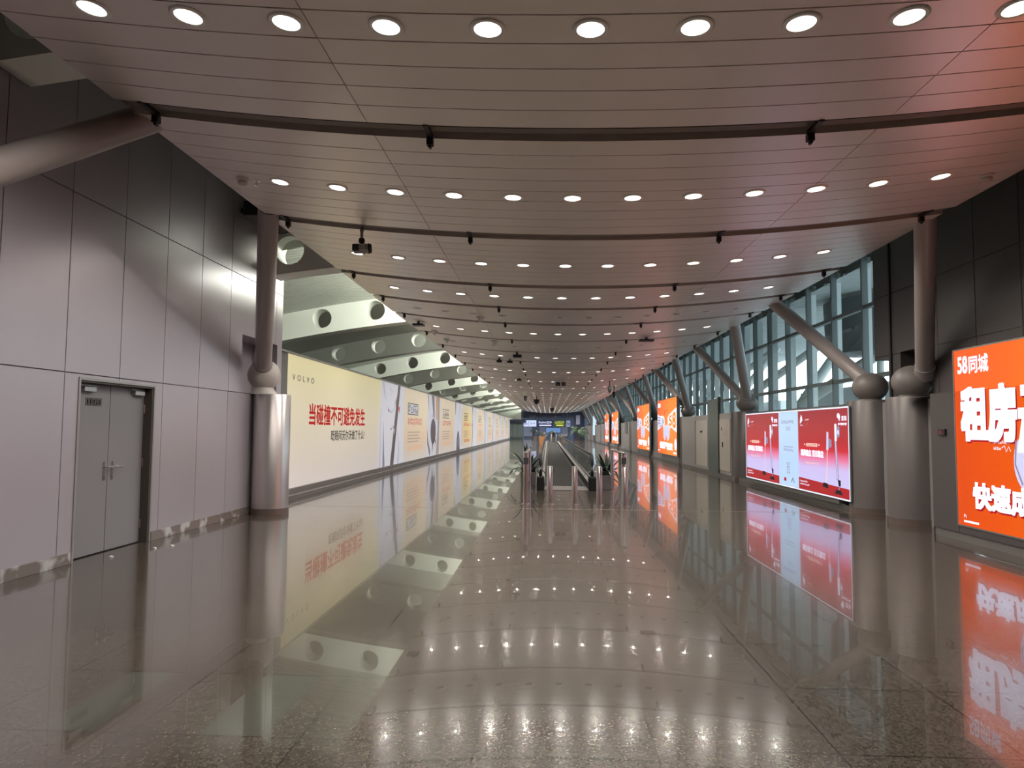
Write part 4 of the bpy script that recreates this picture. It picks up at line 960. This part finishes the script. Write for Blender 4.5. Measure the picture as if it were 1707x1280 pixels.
def dome(x, y, label, r=.3, drop=.5):
    t = thing('dome_camera', label, 'camera', (x, y, zc(x)), group='black dome cameras')
    MB().tube((0,0,.02), (0,0,-drop), .03, n=10).build('stem', 'bracket', t); MB().lathe([(r*.8,-drop),(r,-drop-.1),(r*.7,-drop-.3),(0,-drop-.42)], n=20).build('dome', 'blackplastic', t, smooth=40)
dome(-.9, 56, 'largest black dome camera far along the ceiling', .26, .25); dome(-1.75, 55, 'small black dome camera left of the largest one', .15, .1)
dome(.45, 75, 'farthest black dome camera near the ceiling centre', .25, .3); dome(3.4, 39, 'small dark dome camera on the right half of the ceiling', .12, .3); dome(4.1, 44, 'thin dark dome camera near the right ceiling edge', .14, .4)
# hanging black sign in two halves
t = thing('hanging_sign', 'black hanging sign of two halves under the ceiling centre', 'sign', (.68, 37.6, 0))
for x0, x1 in ((-.27, -.02), (.04, .26)):
    MB().box(x0, x1, -.04, .04, 3.86, 4.05).build('panel', 'blackplastic', t, bevel=.01); MB().tube(((x0+x1)/2, 0, 4.04), ((x0+x1)/2, 0, 4.13), .012, n=8).build('hanger', 'bracket', t)
m_ = MB(); m_.box(-.20,-.09,-.043,-.040,3.90,3.915); m_.box(.12,.19,-.043,-.040,3.94,3.97); m_.build('white_mark', 'whiteplastic', t)

# ================================================================== far end of the hall
YE = 114.0
MB().box(-10.8, 9.5, YE+6, YE+6.2, 0, 6).build('wall_far', 'bluewall', kind='structure')
MB().box(-6.2, 8.0, YE, YE+.3, 3.35, 5.6).build('wall_far_bulkhead', 'navy', kind='structure')
MB().box(-10.8, -5.86, YE-.1, YE+.1, 0, 5.8).build('wall_far_left.001', 'soffit', kind='structure')
MB().box(-10.8, -6.0, YE, YE+6.2, 5.3, 5.8).build('ceiling_far', 'soffit', kind='structure')
MB().box(-10.4, -4.3, YE-.2, YE, 2.9, 5.4).build('wall_far_left', 'soffit', kind='structure')
MB().box(-6.2, 9.5, -8.2, -8, 0, 5.6).build('wall_back', 'wall', kind='structure')
MB().box(7.0, 9.5, -8, 10, -1, 5.7).build('wall_right.003', 'walldark', kind='structure')
def sign(x0, x1, label, bgm, deco):
    t = thing('overhead_sign', label, 'sign', ((x0+x1)/2, 111.5, 0), group='lit overhead signs at the far end'); w = x1-x0
    MB().box(-w/2, w/2, 0, .3, 1.88, 3.0).build('housing', 'navy', t)
    c = Canvas(lambda u, v, l: (-w/2+u, -.004*l, v)); c.rect(.06, 1.94, w-.06, 2.94, 0, 1); deco(c, w)
    c.mb.build('lit_face', [bgm]+SM, t)
    for x in (-w/2+.2, w/2-.2): MB().tube((x, .15, 2.98), (x, .15, zc(x+(x0+x1)/2)+.02), .03, n=8).build('hanger', 'bracket', t)
SM = [glow('sign_white', srgb(225,230,250), 1.0), glow('sign_yellow', srgb(220,225,90), .9), glow('sign_blue', srgb(90,120,190), .8), glow('sign_dark', srgb(40,44,62), .5)]
sign(-4.1, -1.75, 'white lit overhead sign at the far end, left of the others', glow('sign_white_bg', srgb(206,216,246), 1.0), lambda c, w: (c.illegible(.3, 2.2, .9, 2.7, 3, 3, 2, 1, 61), c.rect(1.1, 2.1, 1.15, 2.8, 4, 2), c.illegible(1.3, 2.3, 2.1, 2.6, 4, 3, 2, 1, 62)))
sign(-1.65, .85, 'dark overhead sign with white print, middle at the far end', glow('sign_navy_bg', srgb(44,52,92), .8), lambda c, w: (c.illegible(.2, 2.4, 2.3, 2.8, 7, 1, 2, 1, 63), c.rect(.3, 2.08, 2.2, 2.24, 1, 2)))
sign(.95, 2.75, 'green and yellow overhead sign at the far end', glow('sign_green_bg', srgb(70,92,58), .8), lambda c, w: (c.illegible(.2, 2.4, 1.6, 2.8, 5, 2, 2, 1, 64), c.rect(.4, 2.08, 1.5, 2.26, 2, 2)))
sign(2.85, 3.6, 'small white overhead sign, right end of the row', glow('sign_grey_bg', srgb(150,158,190), .8), lambda c, w: c.illegible(.12, 2.2, .62, 2.7, 2, 4, 2, 1, 65))
t = thing('kiosk', 'dark green glazed kiosk at the far left end', 'kiosk', (-6.1, 105, 0))
MB().box(0, 2.4, 0, 4, 0, 2.5).build('body', 'shop', t); MB().box(-.1, 2.8, -.4, 4.2, 2.5, 2.95).build('canopy', 'navy', t)
for k in range(3): MB().box(.1+.78*k, .8+.78*k, -.03, 0, .3, 2.3).build('glazed_panel', mat('kiosk_glass_%d' % k, (.13,.17,.17,1), .15), t)
for k, x in enumerate((-3.4, -.6, 2.6)):
    t = thing('end_screen', 'pale lavender panel on the far end wall, %s from the left' % ORD[k], 'panel', (x, YE+5.95, 0)); MB().box(-.8, .8, 0, .05, .3, 2.4).build('board', 'lav', t); MB().box(-.86, .86, .03, .05, .24, 2.46).build('frame', 'navy', t)
t = thing('blue_screen', 'glowing blue screen under the overhead signs', 'screen', (.9, YE+2, 0))
MB().box(-1.3, 1.3, 0, .2, .9, 1.85).build('housing', 'navy', t); MB().box(-1.2, 1.2, -.01, 0, .98, 1.78).build('screen_face', glow('screen_blue', srgb(110,150,205), .8), t); MB().box(-.15, .15, .05, .15, 0, .9).build('stand', 'navy', t)
t = thing('partition', 'dark blue partition at the far right end behind the palm', 'partition', (4.4, 108, 0)); MB().box(-.5, 1.2, 0, .2, 0, 3.9).build('board', 'navy', t); MB().box(-.1, .5, -.02, 0, 2.3, 3.7).build('pale_patch', 'lav', t)
